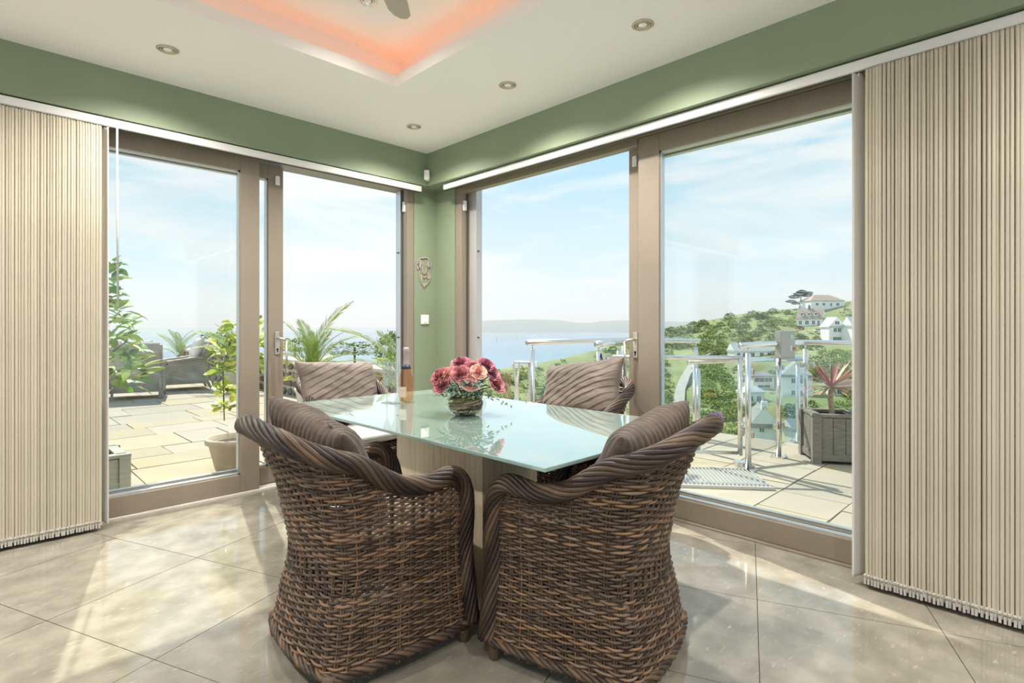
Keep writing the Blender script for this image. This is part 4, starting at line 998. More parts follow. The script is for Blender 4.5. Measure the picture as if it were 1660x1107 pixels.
# azimuth helper: view-right is -44.8 deg, view-left 135 deg, away 45 deg
M['paleclay'] = mat('pale_clay', (.70, .66, .60), .85, var=.08, vscale=5)
def potted(px, z0, h, r, label):
    x, y = ground((px - 830) / 892 * z0, z0); root = empty('plant_pot', (x, y, -.018), label=label, cat='pot')
    put('body', MB().lathe([(r * .72, 0), (r * .78, .02), (r, h - .05), (r * 1.08, h - .045), (r * 1.08, h), (r * .95, h), (r * .93, h - .05), (.0001, h - .055)], 28), M['paleclay'], root, smooth=True)
    put('soil', MB().lathe([(r * .93, h - .05), (.0001, h - .045)], 20), M['soil'], root)
    return x, y
p = potted(505, 7.75, .36, .21, 'pale clay pot holding the palm left of the bottle')
palm((*p, .40), 1.0, [(135, 42, 1.2, 1), (128, 55, 1.05, 0), (150, 24, .95, 1), (-42, 58, 1.3, 0), (-47, 44, 1.1, 1), (100, 66, .95, 0), (70, 72, .75, 0), (-40, 52, .85, 0), (-45, 36, .8, 1), (-60, 62, .8, 0), (20, 35, .7, 1), (180, 45, .7, 1), (-10, 14, .6, 2), (90, 25, .7, 1), (110, 72, .7, 0)], 'palm with spreading fronds in front of the garden wall, left of the bottle', .06, 1)
p = potted(655, 6.25, .36, .20, 'pale clay pot holding the palm behind the bottle')
palm((*p, .42), 1.0, [(135, 44, 1.25, 1), (140, 30, .9, 1), (120, 60, .8, 0), (100, 40, .7, 1), (60, 60, .7, 0), (-40, 45, .6, 1), (160, 20, .7, 1), (145, 12, .6, 2), (130, 66, .6, 0)], 'palm arching towards the left just behind the bottle', .06, 2)
p = potted(290, 13.2, .40, .24, 'pale clay pot holding the small palm behind the lounge chairs')
palm((*p, .44), .95, [(135, 40, .9, 0), (120, 60, .8, 0), (-40, 45, .9, 0), (-50, 25, .9, 1), (90, 65, .7, 0), (150, 20, .9, 1), (-90, 40, .6, 1), (60, 30, .7, 1), (-20, 60, .8, 0)], 'small palm by the wall behind the lounge chairs', .06, 3)
p = potted(385, 10.4, .40, .24, 'pale clay pot holding the palm behind the side-on lounge chair')
palm((*p, .44), 1.0, [(135, 42, 1.15, 1), (140, 25, 1.0, 1), (110, 60, .8, 0), (60, 60, .8, 0), (-40, 40, .8, 1), (-70, 25, .7, 1), (150, 58, .9, 0)], 'palm arching behind the lounge chair seen side-on', .06, 4)
# bush, plumes and scrub beyond the wall
def bush_mesh(seed, rough=.35, sub=3):
    bm = bmesh.new(); bmesh.ops.create_icosphere(bm, subdivisions=sub, radius=1)
    for v in bm.verts:
        d = v.co.normalized(); k = 1 + rough * noise.noise(d * 1.7 + Vector((seed * 7.1, 0, 0))) + rough * .55 * noise.noise(d * 4.5 + Vector((0, seed * 3.3, 0))) + rough * .3 * noise.noise(d * 11 + Vector((seed, 1, 2)))
        v.co = d * k; v.co.z = max(v.co.z, -.35)
    me = bpy.data.meshes.new('crown'); bm.to_mesh(me); bm.free()
    at = me.attributes.new('tone', 'FLOAT', 'POINT')
    return me
def leafball(seed, cnt, lf, flat=.8):
    """a crown made of many small leaves over an irregular volume"""
    mb = MB(); rn = random.Random(seed)
    for k in range(cnt):
        d = Vector((rn.gauss(0, 1), rn.gauss(0, 1), rn.gauss(0, 1))).normalized()
        kk = 1 + .38 * noise.noise(d * 1.8 + Vector((seed * 5.3, 0, 0))) + .15 * noise.noise(d * 5 + Vector((0, seed, 0)))
        p = d * kk * rn.uniform(.72, 1.0); p.z *= flat; 
        if p.z < -.4: p.z = -.4 * rn.random()
        leaf(mb, p, (d + Vector((rn.uniform(-.8, .8), rn.uniform(-.8, .8), rn.uniform(-.5, .9)))), (rn.uniform(-.3, .3), rn.uniform(-.3, .3), 1), lf * rn.uniform(.7, 1.3), lf * .5, rn.random(), .1, .1)
    return mb.mesh('crown', False, False)
M['scrub'] = ramp_mat('scrub_leaf', [(0, (.085, .15, .04)), (.5, (.19, .28, .07)), (1, (.36, .42, .14))], .7, nscale=.8, namt=.3)
LB = [leafball(k, 900, .16) for k in range(4)]
for b_ in LB: b_.materials.append(M['scrub'])
z0 = 8.9; pb = ground((632 - 830) / 892 * z0, z0)
b1 = empty('wall_shrub', (pb[0], pb[1], .45), label='dark green conical bush beyond the garden wall beside the ship', cat='shrub'); o = put('crown', LB[0], None, b1, (0, 0, .35)); o.scale = (.26, .26, .36); put('stem', MB().tube([(0, 0, -.5), (0, 0, .4)], .03, 6), M['twig'], b1)
for (px, z0, sx, sz, lb) in ((575, 9.6, .5, .16, 'low scrubby plant beyond the wall coping'), (478, 11.2, .35, .2, 'twiggy low plant beyond the wall by the left palm'), (352, 15.0, .5, .3, 'round green shrub behind the side-on lounge chair')):
    p = ground((px - 830) / 892 * z0, z0); b1 = empty('wall_shrub', (p[0], p[1], .5), label=lb, cat='shrub'); o = put('crown', LB[1], None, b1, (0, 0, .3)); o.scale = (sx, sx, sz); put('stem', MB().tube([(0, 0, -.55), (0, 0, .35)], .02, 6), M['twig'], b1)
mb = MB(); rn = random.Random(9)
gp_ = empty('plume_grass', (*ground((823 - 830) / 892 * 4.7, 4.7), -.02), label='dry feathery grass plume outside by the seaward chair', cat='grass')
for k in range(3):
    x = -.02 + .025 * k; mb.tube([(x, 0, 0), (x * 1.2, .01, .5), (x * 1.5, .02, .62)], .003, 5, .3)
    for q in range(150):
        t = rn.random(); w2 = .018 * math.sin(PI * (.15 + .8 * t)); leaf(mb, (x * 1.5 + rn.gauss(0, w2 * .6), .02 + rn.gauss(0, w2 * .6), .56 + .25 * t), (rn.uniform(-.4, .4), rn.uniform(-.4, .4), 1.4), (1, 0, 0), .034, .003, rn.random())
put('plume', mb, ramp_mat('dry_plume', [(0, (.36, .25, .15)), (1, (.58, .46, .32))], .9), gp_, smooth=True)
put('blades', (lambda m_: [leaf(m_, (0, 0, 0), (math.cos(a), math.sin(a), 2.2), (0, 0, 1), .5, .012, .5, .1, .3) for a in [k * .55 for k in range(12)]] and m_)(MB()), M['palm'], gp_, smooth=True)
# spiky plant seen through the right doorway beside the pier
z0 = 6.3; ps = ground((774 - 830) / 892 * z0, z0)
sp_ = empty('spiky_plant', (ps[0], ps[1], .55), label='thin spiky leaves rising beside the right door jamb', cat='plant')
m_ = MB()
for k in range(22):
    a = k * 2.4; leaf(m_, (0, 0, 0), (math.cos(a), math.sin(a), .9 + .4 * math.sin(k)), (0, 0, 1), .32, .010, .3, .1, .15)
put('leaves', m_, M['palm'], sp_); put('stem', MB().tube([(0, 0, -.56), (0, 0, .02)], .02, 8), M['palmtrunk'], sp_)
# outdoor lantern box on a pole behind the left blind
ol = empty('outdoor_speaker', (.66, 5.6, -.018), label='blue-grey box on a pole outside behind the left blind', cat='speaker')
put('pole', MB().tube([(-.16, 0, 0), (-.16, 0, 2.05)], .03, 10), M['gplank'], ol, smooth=True)
put('box', MB().box(-.16, .045, -.07, .07, 1.93, 2.15), mat('blue_grey_plastic', (.16, .25, .30), .5), ol, bevel=.006)
put('base_rim', MB().box(-.18, .06, -.085, .085, 1.915, 1.93), mat('dark_blue_grey', (.10, .15, .18), .5), ol)

# ================================================================ SEA, HEADLAND, HILL
def water():
    m = mat('sea_water', (.10, .22, .33), .18, spec=.5, col2=(.13, .27, .38), vscale=.002, coords='Object')
    nt = m.node_tree; L = nt.links.new; b = nt.nodes['Principled BSDF']; tc = nt.nodes.new('ShaderNodeTexCoord')
    n = nt.nodes.new('ShaderNodeTexNoise'); n.inputs['Scale'].default_value = .05; n.inputs['Detail'].default_value = 5; L(tc.outputs['Object'], n.inputs['Vector'])
    bp = nt.nodes.new('ShaderNodeBump'); bp.inputs['Strength'].default_value = .5; bp.inputs['Distance'].default_value = 2.0; L(n.outputs['Fac'], bp.inputs['Height']); L(bp.outputs[0], b.inputs['Normal'])
    return m
SEA = -50.0
mb = MB(); n = 24; vs = []; fs = []
for i, r0 in enumerate((60, 400, 2000, 9000, 28000, 50000)):
    for k in range(n + 1):
        a = AZ - 1.6 + 3.2 * k / n; vs.append((r0 * math.cos(a), r0 * math.sin(a), SEA))
for i in range(5):
    for k in range(n): fs.append((i*(n+1)+k, (i+1)*(n+1)+k, (i+1)*(n+1)+k+1, i*(n+1)+k+1))
mb.add(vs, fs); put('sea', mb, water(), kind='structure', label='calm pale blue sea reaching the horizon')
M['headland'] = mat('far_headland', (.20, .25, .22), .95, col2=(.14, .19, .17), vscale=.003)
def ridge(name, prof, Z0, depth, m, label):
    """prof: (pixel x, pixel y) skyline at forward distance Z0; a solid ridge with depth"""
    mb = MB(); vs = []; fs = []; rows = ((-.55, 0.0), (-.30, .45), (-.1, .85), (0, 1.0), (.2, .9), (.6, .3), (.9, 0.0)); W_ = len(rows)
    for (px, py) in prof:
        h = 1.2 - (py - 530) / 892 * Z0 - SEA
        for (o_, k) in rows:
            Zz = Z0 + depth * o_; x, y = ground((px - 830) / 892 * Z0 * (1 + .0 * o_), Zz)
            nz = h * k * (1 + .08 * noise.noise(Vector((px * .05, o_ * 3, 1)))) if 0 < k < 1 else h * k
            vs.append((x, y, SEA - 2 + (nz + 2 if k else 0)))
    for i in range(len(prof) - 1):
        for k in range(W_ - 1): fs.append((i*W_+k, (i+1)*W_+k, (i+1)*W_+k+1, i*W_+k+1))
    mb.add(vs, fs); return put(name, mb, m, smooth=True, kind='structure', label=label)
ridge('far_headland', [(640, 536.5), (690, 530), (720, 525), (765, 521.5), (800, 519), (860, 517.5), (905, 518.5), (935, 523), (955, 523.5), (975, 520.5), (1010, 519), (1050, 522), (1100, 521), (1135, 522.5), (1170, 527), (1200, 535)], 6200, 1500, M['headland'], 'hazy headland across the bay')
# ship and little sailing boats
def on_sea(px, py): 
    Z = 892 * (1.2 - SEA) / (py - 530); x, y = ground((px - 830) / 892 * Z, Z); return x, y
x, y = on_sea(650, 543); sh = empty('tanker_ship', (x, y, SEA), math.radians(-44), label='long grey tanker ship on the sea near the window jamb', cat='ship')
Mh = mat('ship_grey', (.22, .27, .30), .7)
put('hull', MB().prism([(-80, 0), (-72, -11), (70, -11), (84, 0), (70, 11), (-72, 11)], -2, 12), Mh, sh); put('bridge', MB().box(-70, -52, -9, 9, 12, 26), Mh, sh); put('bow_deck', MB().prism([(62, -10), (70, -10), (84, 0), (70, 10), (62, 10)], 12, 16), Mh, sh)
Ms = mat('sail_cloth', (.8, .8, .8), .8)
for (px, py, lb) in ((806, 553, 'tiny sailing boat on the sea nearest the pier'), (838, 548, 'tiny sailing boat farther out to sea')):
    x, y = on_sea(px, py); bt = empty('sailing_boat', (x, y, SEA), .4, label=lb, cat='boat')
    put('hull', MB().prism([(-5, -1), (3, -1.3), (6, 0), (3, 1.3), (-5, 1)], -.2, 1.2), Ms, bt); put('sail', MB().add([(-4, 0, 2), (1, -.1, 2), (1, 0, 14), (-4, .1, 2), (1, .1, 2), (1, .1, 14)], [(0,1,2),(5,4,3),(0,3,4,1),(1,4,5,2),(2,5,3,0)]), Mh, bt); put('mast', MB().tube([(1.1, 0, 1), (1.1, 0, 15)], .12, 6), Mh, bt)

# terrain: control skyline (view direction, skyline row, distance)
SK = [(560, 668, 120), (640, 640, 130), (700, 622, 145), (765, 607, 160), (800, 600, 168), (850, 592, 178), (900, 583, 188), (960, 569, 205), (1005, 557, 225), (1040, 545, 255), (1070, 533, 300), (1100, 529, 310), (1150, 519, 310), (1200, 509, 305), (1240, 504, 300), (1290, 500, 300), (1340, 494, 300), (1387, 487, 300), (1500, 468, 300), (1750, 425, 300), (2100, 380, 300)]
def tab(px, k):
    if px <= SK[0][0]: return SK[0][k]
    for a, b in zip(SK, SK[1:]):
        if px <= b[0]: t = (px - a[0]) / (b[0] - a[0]); return a[k] + (b[k] - a[k]) * t
    return SK[-1][k]
YBOT, DBOT = 770.0, 72.0
def hill_D(px, py):
    yr, dr = tab(px, 1), tab(px, 2); t = min(1, max(0, (YBOT - py) / (YBOT - yr))); return DBOT * (dr / DBOT) ** t
def hill(px, py, dz=0):
    D = hill_D(px, py); x, y = ground((px - 830) / 892 * D, D); return Vector((x, y, 1.2 - (py - 530) / 892 * D + dz))
mb = MB(); vs = []; fs = []; cols = [560 + 11 * i for i in range(141)]; NR = 40
for px in cols:
    yr = tab(px, 1)
    x, y = ground((px - 830) / 892 * 9, 9); vs.append((x, y, -7.5)); x, y = ground((px - 830) / 892 * 35, 35); vs.append((x, y, -12))
    for j in range(NR + 1):
        py = YBOT + (yr - YBOT) * j / NR; p = hill(px, py)
        w_ = min(1, j / 4) * min(1, (NR - j) / 3 + .25)
        p.z += (1.6 * noise.noise(p * .045) + .7 * noise.noise(p * .16)) * w_; vs.append(p)
    dr = tab(px, 2)
    for (f_, dzz) in ((1.12, -4), (1.5, -60)):
        x, y = ground((px - 830) / 892 * dr * f_, dr * f_); vs.append((x, y, vs[-1][2] * 0 + p.z + dzz if dzz > -50 else SEA - 3))
RW = NR + 5
for i in range(len(cols) - 1):
    for k in range(RW - 1): fs.append((i*RW+k, (i+1)*RW+k, (i+1)*RW+k+1, i*RW+k+1))
mb.add(vs, fs)
M['hill'] = mat('hillside_grass', (.29, .32, .135), .95, col2=(.16, .205, .08), vscale=.06, bump=.6, bscale=.8, detail=8)
put('hillside', mb, M['hill'], smooth=True, kind='structure', label='green valley side rising from the coast to the ridge')
# road winding up the valley
M['road'] = mat('pale_asphalt', (.40, .39, .375), .9, var=.08, vscale=.3)
rp_ = [(1116, 720, 26), (1104, 690, 22), (1100, 660, 19), (1103, 635, 16), (1112, 612, 14), (1122, 595, 12), (1136, 582, 9), (1160, 573, 6), (1190, 570, 5)]
mb = MB(); vs = []
for (px, py, w_) in rp_:
    vs += [hill(px - w_ * .5, py, .9), hill(px + w_ * .5, py, .9), hill(px + w_ * .5, py, -1), hill(px - w_ * .5, py, -1)]
n = len(rp_)
mb.add(vs, [(4*i, 4*i+4, 4*i+5, 4*i+1) for i in range(n - 1)] + [(4*i+1, 4*i+5, 4*i+6, 4*i+2) for i in range(n - 1)] + [(4*i+3, 4*i+7, 4*i+4, 4*i) for i in range(n - 1)])
put('road', mb, M['road'], kind='structure', label='pale lane winding up the valley')

# ---------------------------------------------------------------- houses
M['hwhite'] = mat('white_render', (.90, .90, .88), .85, var=.04, vscale=.4)
M['hpink'] = mat('pale_render', (.84, .82, .77), .85, var=.04, vscale=.4)
M['rtile'] = mat('tan_roof_tiles', (.42, .32, .26), .9, var=.15, vscale=.8, vstretch=(1, 1, 3))
M['rslate'] = mat('grey_slate_roof', (.30, .32, .34), .8, var=.12, vscale=.8)
M['rpale'] = mat('pale_slate_roof', (.55, .58, .58), .8, var=.08, vscale=.8)
M['pane'] = mat('window_pane', (.06, .09, .12), .08, spec=.8)
M['brick'] = mat('brown_stone_wall', (.27, .22, .17), .9, var=.2, vscale=1)
def house(name, px, py, w_px, d, hw_px, hr_px, rz, wallm, roofm, label, wins=(), roof='gable', chim=None, dormers=0, balcony=False, sidewins=()):
    """base centre at view direction px,row py on the terrain; sizes are given as they subtend there and turned into metres"""
    p = hill(px, py); D = hill_D(px, py); k = D / 892; w_ = w_px * k; h = hw_px * k; hr = hr_px * k; d = d * k
    root = empty(name, (p.x, p.y, p.z - .6), rz, label=label, cat='house'); h += .6
    put('walls', MB().box(-w_/2, w_/2, -d/2, d/2, -3, h), wallm, root)
    ov = .35; mb = MB(); a, b = w_/2 + ov, d/2 + ov
    if roof == 'gable':      # ridge along local x
        e = h - ov * hr / (d / 2)
        mb.add([(-a,-b,e),(a,-b,e),(a,0,h+hr),(-a,0,h+hr),(-a,b,e),(a,b,e),(-a,-b,e-.25),(a,-b,e-.25),(a,b,e-.25),(-a,b,e-.25)], [(0,1,2,3),(3,2,5,4),(0,6,7,1),(4,5,8,9),(6,9,8,7),(0,3,4,9,6),(1,7,8,5,2)])
        for s_ in (-1, 1):
            q = MB(); x0 = s_ * (w_/2); x1 = s_ * (w_/2 + ov + .02); q.add([(x0,-d/2,h),(x0,d/2,h),(x0,0,h+hr-.1),(x1,-d/2,h),(x1,d/2,h),(x1,0,h+hr-.1)], [(0,1,2),(5,4,3),(0,3,4,1),(1,4,5,2),(2,5,3,0)]); put('gable', q, wallm, root)
    else:
        r2 = w_ * .22; mb.add([(-a,-b,h),(a,-b,h),(a,b,h),(-a,b,h),(-r2,0,h+hr),(r2,0,h+hr),(-a,-b,h-.2),(a,-b,h-.2),(a,b,h-.2),(-a,b,h-.2)], [(0,1,5,4),(1,2,5),(2,3,4,5),(3,0,4),(0,6,7,1),(1,7,8,2),(2,8,9,3),(3,9,6,0),(6,9,8,7)])
    put('roof', mb, roofm, root)
    def window(u, z, ww, wh, face):
        t = .06
        if face == 'front': m1 = MB().box(u - ww/2 - .08, u + ww/2 + .08, -d/2 - t, -d/2 + .02, z - wh/2 - .08, z + wh/2 + .08); m2 = MB().box(u - ww/2, u + ww/2, -d/2 - t - .03, -d/2 - t, z - wh/2, z + wh/2); m3 = MB().box(u - .04, u + .04, -d/2 - t - .05, -d/2 - t - .03, z - wh/2, z + wh/2)
        else:
            s_ = 1 if face == 'right' else -1; X = s_ * w_/2; off = (.37 + ov * 0) 
            lo, hi = sorted((X, X + s_ * (off + .02 if z > h else .06))); lo2, hi2 = sorted((X + s_ * (off + .02 if z > h else .06), X + s_ * (off + .06 if z > h else .1))); lo3, hi3 = sorted((hi2 if s_ > 0 else lo2, (hi2 if s_ > 0 else lo2) + s_ * .03))
            m1 = MB().box(lo, hi, u - ww/2 - .08, u + ww/2 + .08, z - wh/2 - .08, z + wh/2 + .08); m2 = MB().box(lo2, hi2, u - ww/2, u + ww/2, z - wh/2, z + wh/2); m3 = MB().box(lo3, hi3, u - .04, u + .04, z - wh/2, z + wh/2)
        f_ = put('window', m1, M['hwhite'], root); put('pane', m2, M['pane'], f_); put('glazing_bar', m3, M['hwhite'], f_)
    for (u, z, ww, wh, face) in wins: window(u * (w_ if face == 'front' else d), z * h, ww * k, wh * k, face)
    if chim is not None:
        cx, cz = chim; c_ = put('chimney', MB().box(cx * w_ - .5, cx * w_ + .5, -.45, .45, h, h + hr + cz), M['brick'] if roofm is M['rtile'] else wallm, root); put('pot', MB().lathe([(.2, h + hr + cz), (.16, h + hr + cz + .6)], 8, cx * w_, 0), M['rtile'], c_)
    for i in range(dormers):
        u = (-.5 + (i + .7) / (dormers + .6)) * w_ ; s_ = 5 * k; dz = h + hr * .18; y0 = -d/2 * .86
        dm = put('dormer', MB().box(u - s_ * .5, u + s_ * .5, y0, 0, dz, dz + s_ * 1.0), M['hwhite'], root)
        q = MB(); q.add([(u - s_*.68, y0 - .3, dz + s_*.95), (u + s_*.68, y0 - .3, dz + s_*.95), (u, y0 - .3, dz + s_*1.65), (u - s_*.68, 0, dz + s_*.95), (u + s_*.68, 0, dz + s_*.95), (u, 0, dz + s_*1.65)], [(0,1,2),(5,4,3),(0,3,4,1),(1,4,5,2),(2,5,3,0)]); put('dormer_roof', q, roofm, dm)
        q = MB(); q.add([(u - s_*.5, y0 - .34, dz + s_*.95), (u + s_*.5, y0 - .34, dz + s_*.95), (u, y0 - .34, dz + s_*1.5), (u - s_*.5, y0 - .3, dz + s_*.95), (u + s_*.5, y0 - .3, dz + s_*.95), (u, y0 - .3, dz + s_*1.5)], [(0,1,2),(5,4,3),(0,3,4,1),(1,4,5,2),(2,5,3,0)]); put('dormer_gable', q, M['hwhite'], dm)
        put('dormer_pane', MB().box(u - s_*.3, u + s_*.3, y0 - .06, y0, dz + s_*.25, dz + s_*.9), M['pane'], dm)
    if balcony:
        put('balcony', MB().box(-w_*.5, -w_*.18, -d/2 - 1.4, -d/2, h * .48, h * .52), M['hwhite'], root); put('balcony_rail', MB().box(-w_*.5, -w_*.18, -d/2 - 1.4, -d/2 - 1.32, h * .52, h * .66), M['rail_glass'], root)
    return root
DEG = math.radians; VR = -44.8    # degrees of the view-right direction
house('ridge_bungalow', 1332, 499, 56, 30, 11, 10, DEG(VR + 5), M['hwhite'], M['rtile'], 'white bungalow with tan hipped roof on the ridge', [(-.32, .55, 4, 4, 'front'), (-.12, .55, 4, 4, 'front'), (.1, .5, 3, 5, 'front'), (.30, .55, 5, 4, 'front')], 'hip')
house('dormer_cottage', 1314, 527, 36, 24, 12, 15, DEG(VR - 36), M['hwhite'], M['rtile'], 'white cottage with three dormers in a tan roof', [(-.36, .45, 4, 6, 'front'), (-.1, .45, 5, 6, 'front'), (.16, .45, 4, 6, 'front'), (.36, .4, 3, 7, 'front'), (.1, 1.2, 4, 3, 'right'), (-.1, .4, 4, 6, 'right')], 'gable', (-.05, 1.4), 3)
house('gabled_white_house', 1396, 552, 46, 26, 25, 14, DEG(VR + 4), M['hwhite'], M['rpale'], 'white two-storey house with pale slate roof by the blind edge', [(-.10, .75, 4, 5, 'front'), (.12, .75, 4, 5, 'front'), (.3, .75, 4, 5, 'front'), (-.10, .26, 5, 6, 'front'), (.1, .26, 8, 6, 'front'), (.34, .26, 5, 6, 'front')], 'gable')
hw = house('gabled_white_wing', 1349, 552, 22, 25, 24, 14, DEG(VR + 94), M['hwhite'], M['rpale'], 'white gable-fronted wing with balcony beside the slate-roofed house', [(.0, 1.18, 7, 5, 'left'), (-.18, .74, 5, 6, 'left'), (.1, .74, 5, 6, 'left'), (-.15, .22, 6, 5, 'left'), (.12, .22, 6, 5, 'left')], 'gable')
house('long_white_house', 1216, 579, 66, 22, 12, 11, DEG(VR + 8), M['hwhite'], M['rpale'], 'long low white house beyond the handrail end', [(-.40, .5, 5, 6, 'front'), (-.25, .5, 5, 6, 'front'), (-.05, .5, 8, 6, 'front'), (.2, .5, 6, 6, 'front'), (.4, .5, 6, 6, 'front')], 'gable')
house('flat_roofed_house', 1231, 626, 36, 26, 18, 6, DEG(VR + 5), M['hpink'], M['rslate'], 'pale flat-fronted house with a dark window band', [(-.2, .70, 16, 6, 'front'), (.22, .70, 12, 6, 'front'), (0, .22, 20, 4, 'front')], 'hip')
house('tall_gabled_house', 1290, 640, 40, 44, 34, 22, DEG(VR + 68), M['hwhite'], M['rslate'], 'tall white gabled house behind the cordyline leaves', [(-.15, .75, 5, 7, 'left'), (.12, .75, 5, 7, 'left'), (-.15, .25, 5, 7, 'left'), (.12, .25, 5, 7, 'left'), (0, 1.15, 4, 5, 'left')], 'gable', (-.3, 1.5))
house('low_garage_house', 1217, 652, 34, 22, 18, 9, DEG(VR + 10), M['hpink'], M['rpale'], 'low pale house with garage doors above the gable roof', [(-.2, .5, 7, 8, 'front'), (.2, .5, 7, 8, 'front')], 'hip')
house('blue_gabled_house', 1234, 722, 54, 42, 40, 27, DEG(VR + 76), mat('pale_blue_render', (.82, .88, .92), .85, var=.03), M['rslate'], 'pale blue gabled house with chimney nearest below the balustrade', [(.10, .80, 6, 8, 'left'), (.12, .30, 6, 7, 'left'), (-.22, .3, 5, 6, 'left')], 'gable', (-.44, .8))
house('slate_cottage', 1296, 716, 44, 26, 26, 12, DEG(VR + 12), M['hpink'], M['rslate'], 'grey cottage roof right of the pale blue house', [(-.2, .5, 6, 7, 'front'), (.2, .5, 6, 7, 'front')], 'gable')
house('terrace_house', 1364, 640, 44, 24, 16, 10, DEG(VR - 6), M['hpink'], M['rtile'], 'pale house in the shrubs behind the cordyline', [(-.2, .5, 6, 6, 'front'), (.2, .5, 6, 6, 'front')], 'gable')
# ---------------------------------------------------------------- trees and scrub on the hill
rn = random.Random(77)
avoid = [(1332, 495, 40, 14), (1318, 517, 30, 16), (1370, 540, 44, 22), (1216, 570, 40, 15), (1231, 612, 24, 20), (1290, 615, 30, 36), (1217, 640, 22, 16), (1236, 690, 40, 46), (1296, 700, 28, 24), (1345, 630, 28, 18)]
CROWN = [leafball(20 + k, 420, .26, .75) for k in range(5)]
sm = [ramp_mat('hill_scrub_dark', [(0, (.075, .14, .04)), (.5, (.15, .24, .07)), (1, (.26, .35, .11))], .8, nscale=.5, namt=.3), ramp_mat('hill_scrub_light', [(0, (.16, .25, .06)), (.5, (.28, .38, .10)), (1, (.44, .50, .17))], .8, nscale=.5, namt=.3)]
core_m = [bush_mesh(k, .3, 2) for k in range(3)]
CR = []
for k, c in enumerate(CROWN):
    for j, m_ in enumerate(sm):
        q = c.copy(); q.materials.append(m_); CR.append((q, j))
LAND = [(1332, 495, 'around the ridge bungalow'), (1316, 520, 'around the dormer cottage'), (1375, 545, 'around the slate-roofed white house'), (1216, 572, 'around the long white house'), (1231, 615, 'by the flat-fronted house'), (1290, 620, 'by the tall gabled house'), (1217, 648, 'by the low garage house'), (1236, 700, 'by the pale blue gabled house'), (1296, 710, 'by the grey slate cottage'), (1345, 640, 'behind the cordyline leaves'), (1110, 560, 'at the top of the lane'), (1110, 620, 'beside the lane'), (1110, 690, 'at the foot of the lane'), (1170, 640, 'on the bank right of the lane'), (1170, 700, 'below the gate'), (1150, 535, 'on the bare hillside left of the houses'), (1240, 525, 'on the bare hillside below the ridge'), (1370, 600, 'below the slate-roofed white house'), (1370, 700, 'behind the dark planter'), (850, 640, 'low on the seaward slope'), (960, 620, 'high on the seaward slope')]
cnt = 0; planted = []; tries = 0
def scrub(px, py, r_px, j=None):
    global cnt
    D = hill_D(px, py); r = r_px * D / 892; p = hill(px, py)
    if any((p - q).length < (r + rq) * .62 for q, rq in planted): return
    planted.append((p, r))
    opts = [c for c in CR if j is None or c[1] == j]; me, jj = rn.choice(opts)
    near, nd = None, 1e9
    for (lx, ly, nm) in LAND:
        dd = math.hypot(px - lx, (py - ly) * 1.3)
        if dd < nd: near, nd = nm, dd
    if py < tab(px, 1) + 9: near = 'on the skyline of the ridge' if px > 1040 else 'along the crest of the seaward slope'
    txt = '%s %s green shrub %s' % ('large' if r_px > 9 else 'small', ('dark', 'light')[jj], near)
    o = put('hillside_shrub', me, None, None, (p.x, p.y, p.z + r * .25), (0, 0, rn.uniform(0, 6.28)), label=txt, cat='shrub', group=txt.replace('shrub', 'shrubs'))
    o.scale = (r, r, r * rn.uniform(.7, 1.0)); cnt += 1
while cnt < 250 and tries < 6000:
    tries += 1
    px = rn.uniform(1070, 1400); yr = tab(px, 1); py = rn.uniform(yr + 2, 735)
    if any(abs(px - a) < c and b - d < py < b + d + 12 for a, b, c, d in avoid): continue
    if 1085 < px < 1150 and 568 < py < 720 and px < 1132: continue
    r0 = rn.uniform(5, 9) * (1 + (py - 520) / 200); scrub(px, py, r0, (0 if rn.random() < (.75 if py < 560 and px < 1260 else .45) else 1))
for k in range(48):
    px = rn.uniform(800, 1010); yr = tab(px, 1); py = rn.uniform(yr + 8, 690); scrub(px, py, rn.uniform(3, 8), 1 if rn.random() < .6 else 0)
# low undergrowth between the shrubs, too fine and too many to count
mb = MB(); r3 = random.Random(5)
for k in range(1500):
    if k < 1150: px = r3.uniform(1060, 1410); py = tab(px, 1) + 3 + (735 - tab(px, 1)) * r3.random() ** 1.3
    else: px = r3.uniform(770, 1060); py = tab(px, 1) + 4 + (690 - tab(px, 1)) * r3.random()
    if any(abs(px - a_) < c_ * .8 and b_ - d_ < py < b_ + d_ + 6 for a_, b_, c_, d_ in avoid) or (1088 < px < 1134 and 568 < py < 730): continue
    D = hill_D(px, py); p = hill(px, py); r0 = r3.uniform(2.0, 5.0) * D / 892 * (1 + (py - 520) / 250); tn = r3.random()
    for q in range(16):
        d = Vector((r3.gauss(0, 1), r3.gauss(0, 1), abs(r3.gauss(0, .8)))).normalized()
        leaf(mb, p + d * r0 * r3.uniform(.5, 1), (d.x + r3.uniform(-.8, .8), d.y + r3.uniform(-.8, .8), r3.uniform(-.3, .6)), (r3.uniform(-.4, .4), r3.uniform(-.4, .4), 1), r0 * .75, r0 * .5, min(1, max(0, tn + r3.uniform(-.25, .25))), .1, .1)
put('undergrowth', mb, ramp_mat('undergrowth_leaf', [(0, (.06, .11, .03)), (.5, (.17, .25, .07)), (1, (.36, .42, .14))], .85, nscale=.2, namt=.2), recalc=False, kind='stuff', label='dense low green undergrowth covering the valley side', cat='undergrowth')
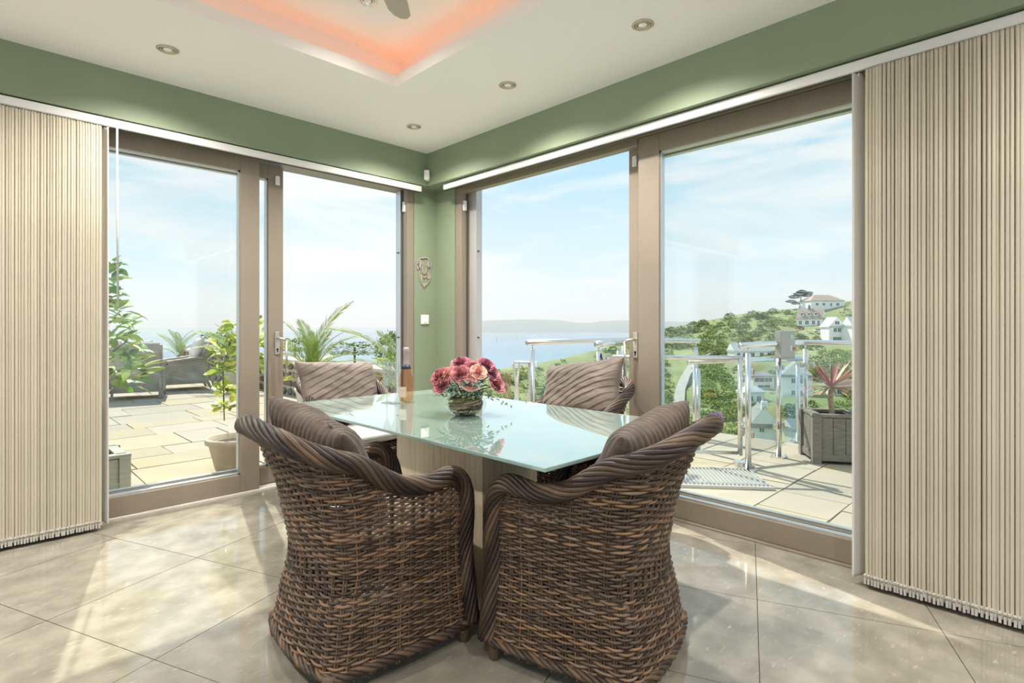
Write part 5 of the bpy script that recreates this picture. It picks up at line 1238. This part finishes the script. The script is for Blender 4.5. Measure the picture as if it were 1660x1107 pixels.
# wind-bent pine on the ridge
pb = hill(1296, 499); D = hill_D(1296, 499); k_ = D / 892
pn = empty('pine_tree', (pb.x, pb.y, pb.z - .5), label='dark flat-topped pine beside the ridge bungalow', cat='tree')
vr = Vector((RT[0], RT[1], 0))
put('trunk', MB().tube([(0, 0, 0), tuple(vr * 1.0 * k_ + Vector((0, 0, 8 * k_))), tuple(vr * 3 * k_ + Vector((0, 0, 20 * k_)))], lambda t: 1.1 * k_ * (1 - .5 * t), 8).tube([tuple(vr * .6 * k_ + Vector((0, 0, 9 * k_))), tuple(-vr * 10 * k_ + Vector((0, 0, 14 * k_)))], .5 * k_, 6), M['palmtrunk'], pn, smooth=True)
pm = ramp_mat('pine_needles', [(0, (.02, .05, .035)), (1, (.07, .13, .08))], .8, nscale=.5)
lbp = leafball(60, 700, .22, .5); lbp.materials.append(pm)
for (X, z, rx, rz_) in ((2, 26, 11, 5), (-8, 21, 9, 4), (12, 24, 9, 4), (-14, 13, 8, 3), (4, 30, 8, 4), (16, 28, 6, 3), (-6, 9.5, 7, 2.6)):
    o = put('canopy', lbp, None, pn, tuple(vr * X * k_ + Vector((0, 0, z * k_ * .92)))); o.scale = (rx * k_ * 1.0, rx * k_ * .9, rz_ * k_ * 1.2)
# yellow digger-coloured gorse, parked cars, flowers
yg = leafball(90, 300, .26, .6); yg.materials.append(ramp_mat('gorse', [(0, (.45, .33, .05)), (1, (.75, .58, .10))], .8))
p = hill(1152, 648); o = put('gorse_bush', yg, None, None, (p.x, p.y, p.z + 1.2), label='yellow flowering gorse bush by the lane', cat='shrub'); o.scale = (1.9, 1.3, 1.1)
mg = leafball(91, 260, .28, .8); mg.materials.append(ramp_mat('mauve_bloom', [(0, (.40, .14, .42)), (1, (.66, .35, .66))], .8))
x, y = ground((1161 - 830) / 892 * 7.6, 7.6); o = put('mauve_bush', mg, None, None, (x, y, -.10), label='mauve flowering bush just below the terrace by the gate', cat='shrub'); o.scale = (.10, .10, .14)
def car(px, py, rz, col, label):
    p = hill(px, py); r_ = empty('parked_car', (p.x, p.y, p.z + .7), rz, label=label, cat='car')
    put('body', MB().box(-2.1, 2.1, -.85, .85, .35, .95), mat('car_paint', col, .3), r_, bevel=.2); put('cabin', MB().prism([(-1.5, -.72), (1.0, -.72), (1.0, .72), (-1.5, .72)], .95, 1.5), M['pane'], r_, bevel=.2)
    wm_ = MB().tube([(0, -.1, .32), (0, .1, .32)], .32, 14).mesh('wheel'); wm_.materials.append(M['black'])
    for x in (-1.3, 1.3):
        for y in (-.78, .78): put('wheel', wm_, None, r_, (x, y, 0))
car(1296, 536, DEG(VR + 20), (.45, .10, .10), 'red car parked below the dormer cottage'); car(1328, 541, DEG(VR), (.75, .76, .78), 'white car parked beside the white house'); car(1209, 645, DEG(VR), (.72, .75, .80), 'white car parked by the low garage house')
# thin marine haze lying over the bay
hz = bpy.data.materials.new('marine_haze'); hz.use_nodes = True; nt = hz.node_tree; nt.nodes.clear()
o_ = nt.nodes.new('ShaderNodeOutputMaterial'); v_ = nt.nodes.new('ShaderNodeVolumeScatter'); v_.inputs['Color'].default_value = (.82, .93, 1, 1); v_.inputs['Density'].default_value = .00021; v_.inputs['Anisotropy'].default_value = .2
nt.links.new(v_.outputs[0], o_.inputs['Volume'])
put('sea_haze', MB().box(-9000, 9000, 0, 8000, -49, 260), hz, None, (*ground(0, 900), 0), (0, 0, math.radians(-44.76)), kind='stuff', label='thin bright haze lying over the bay', cat='haze')
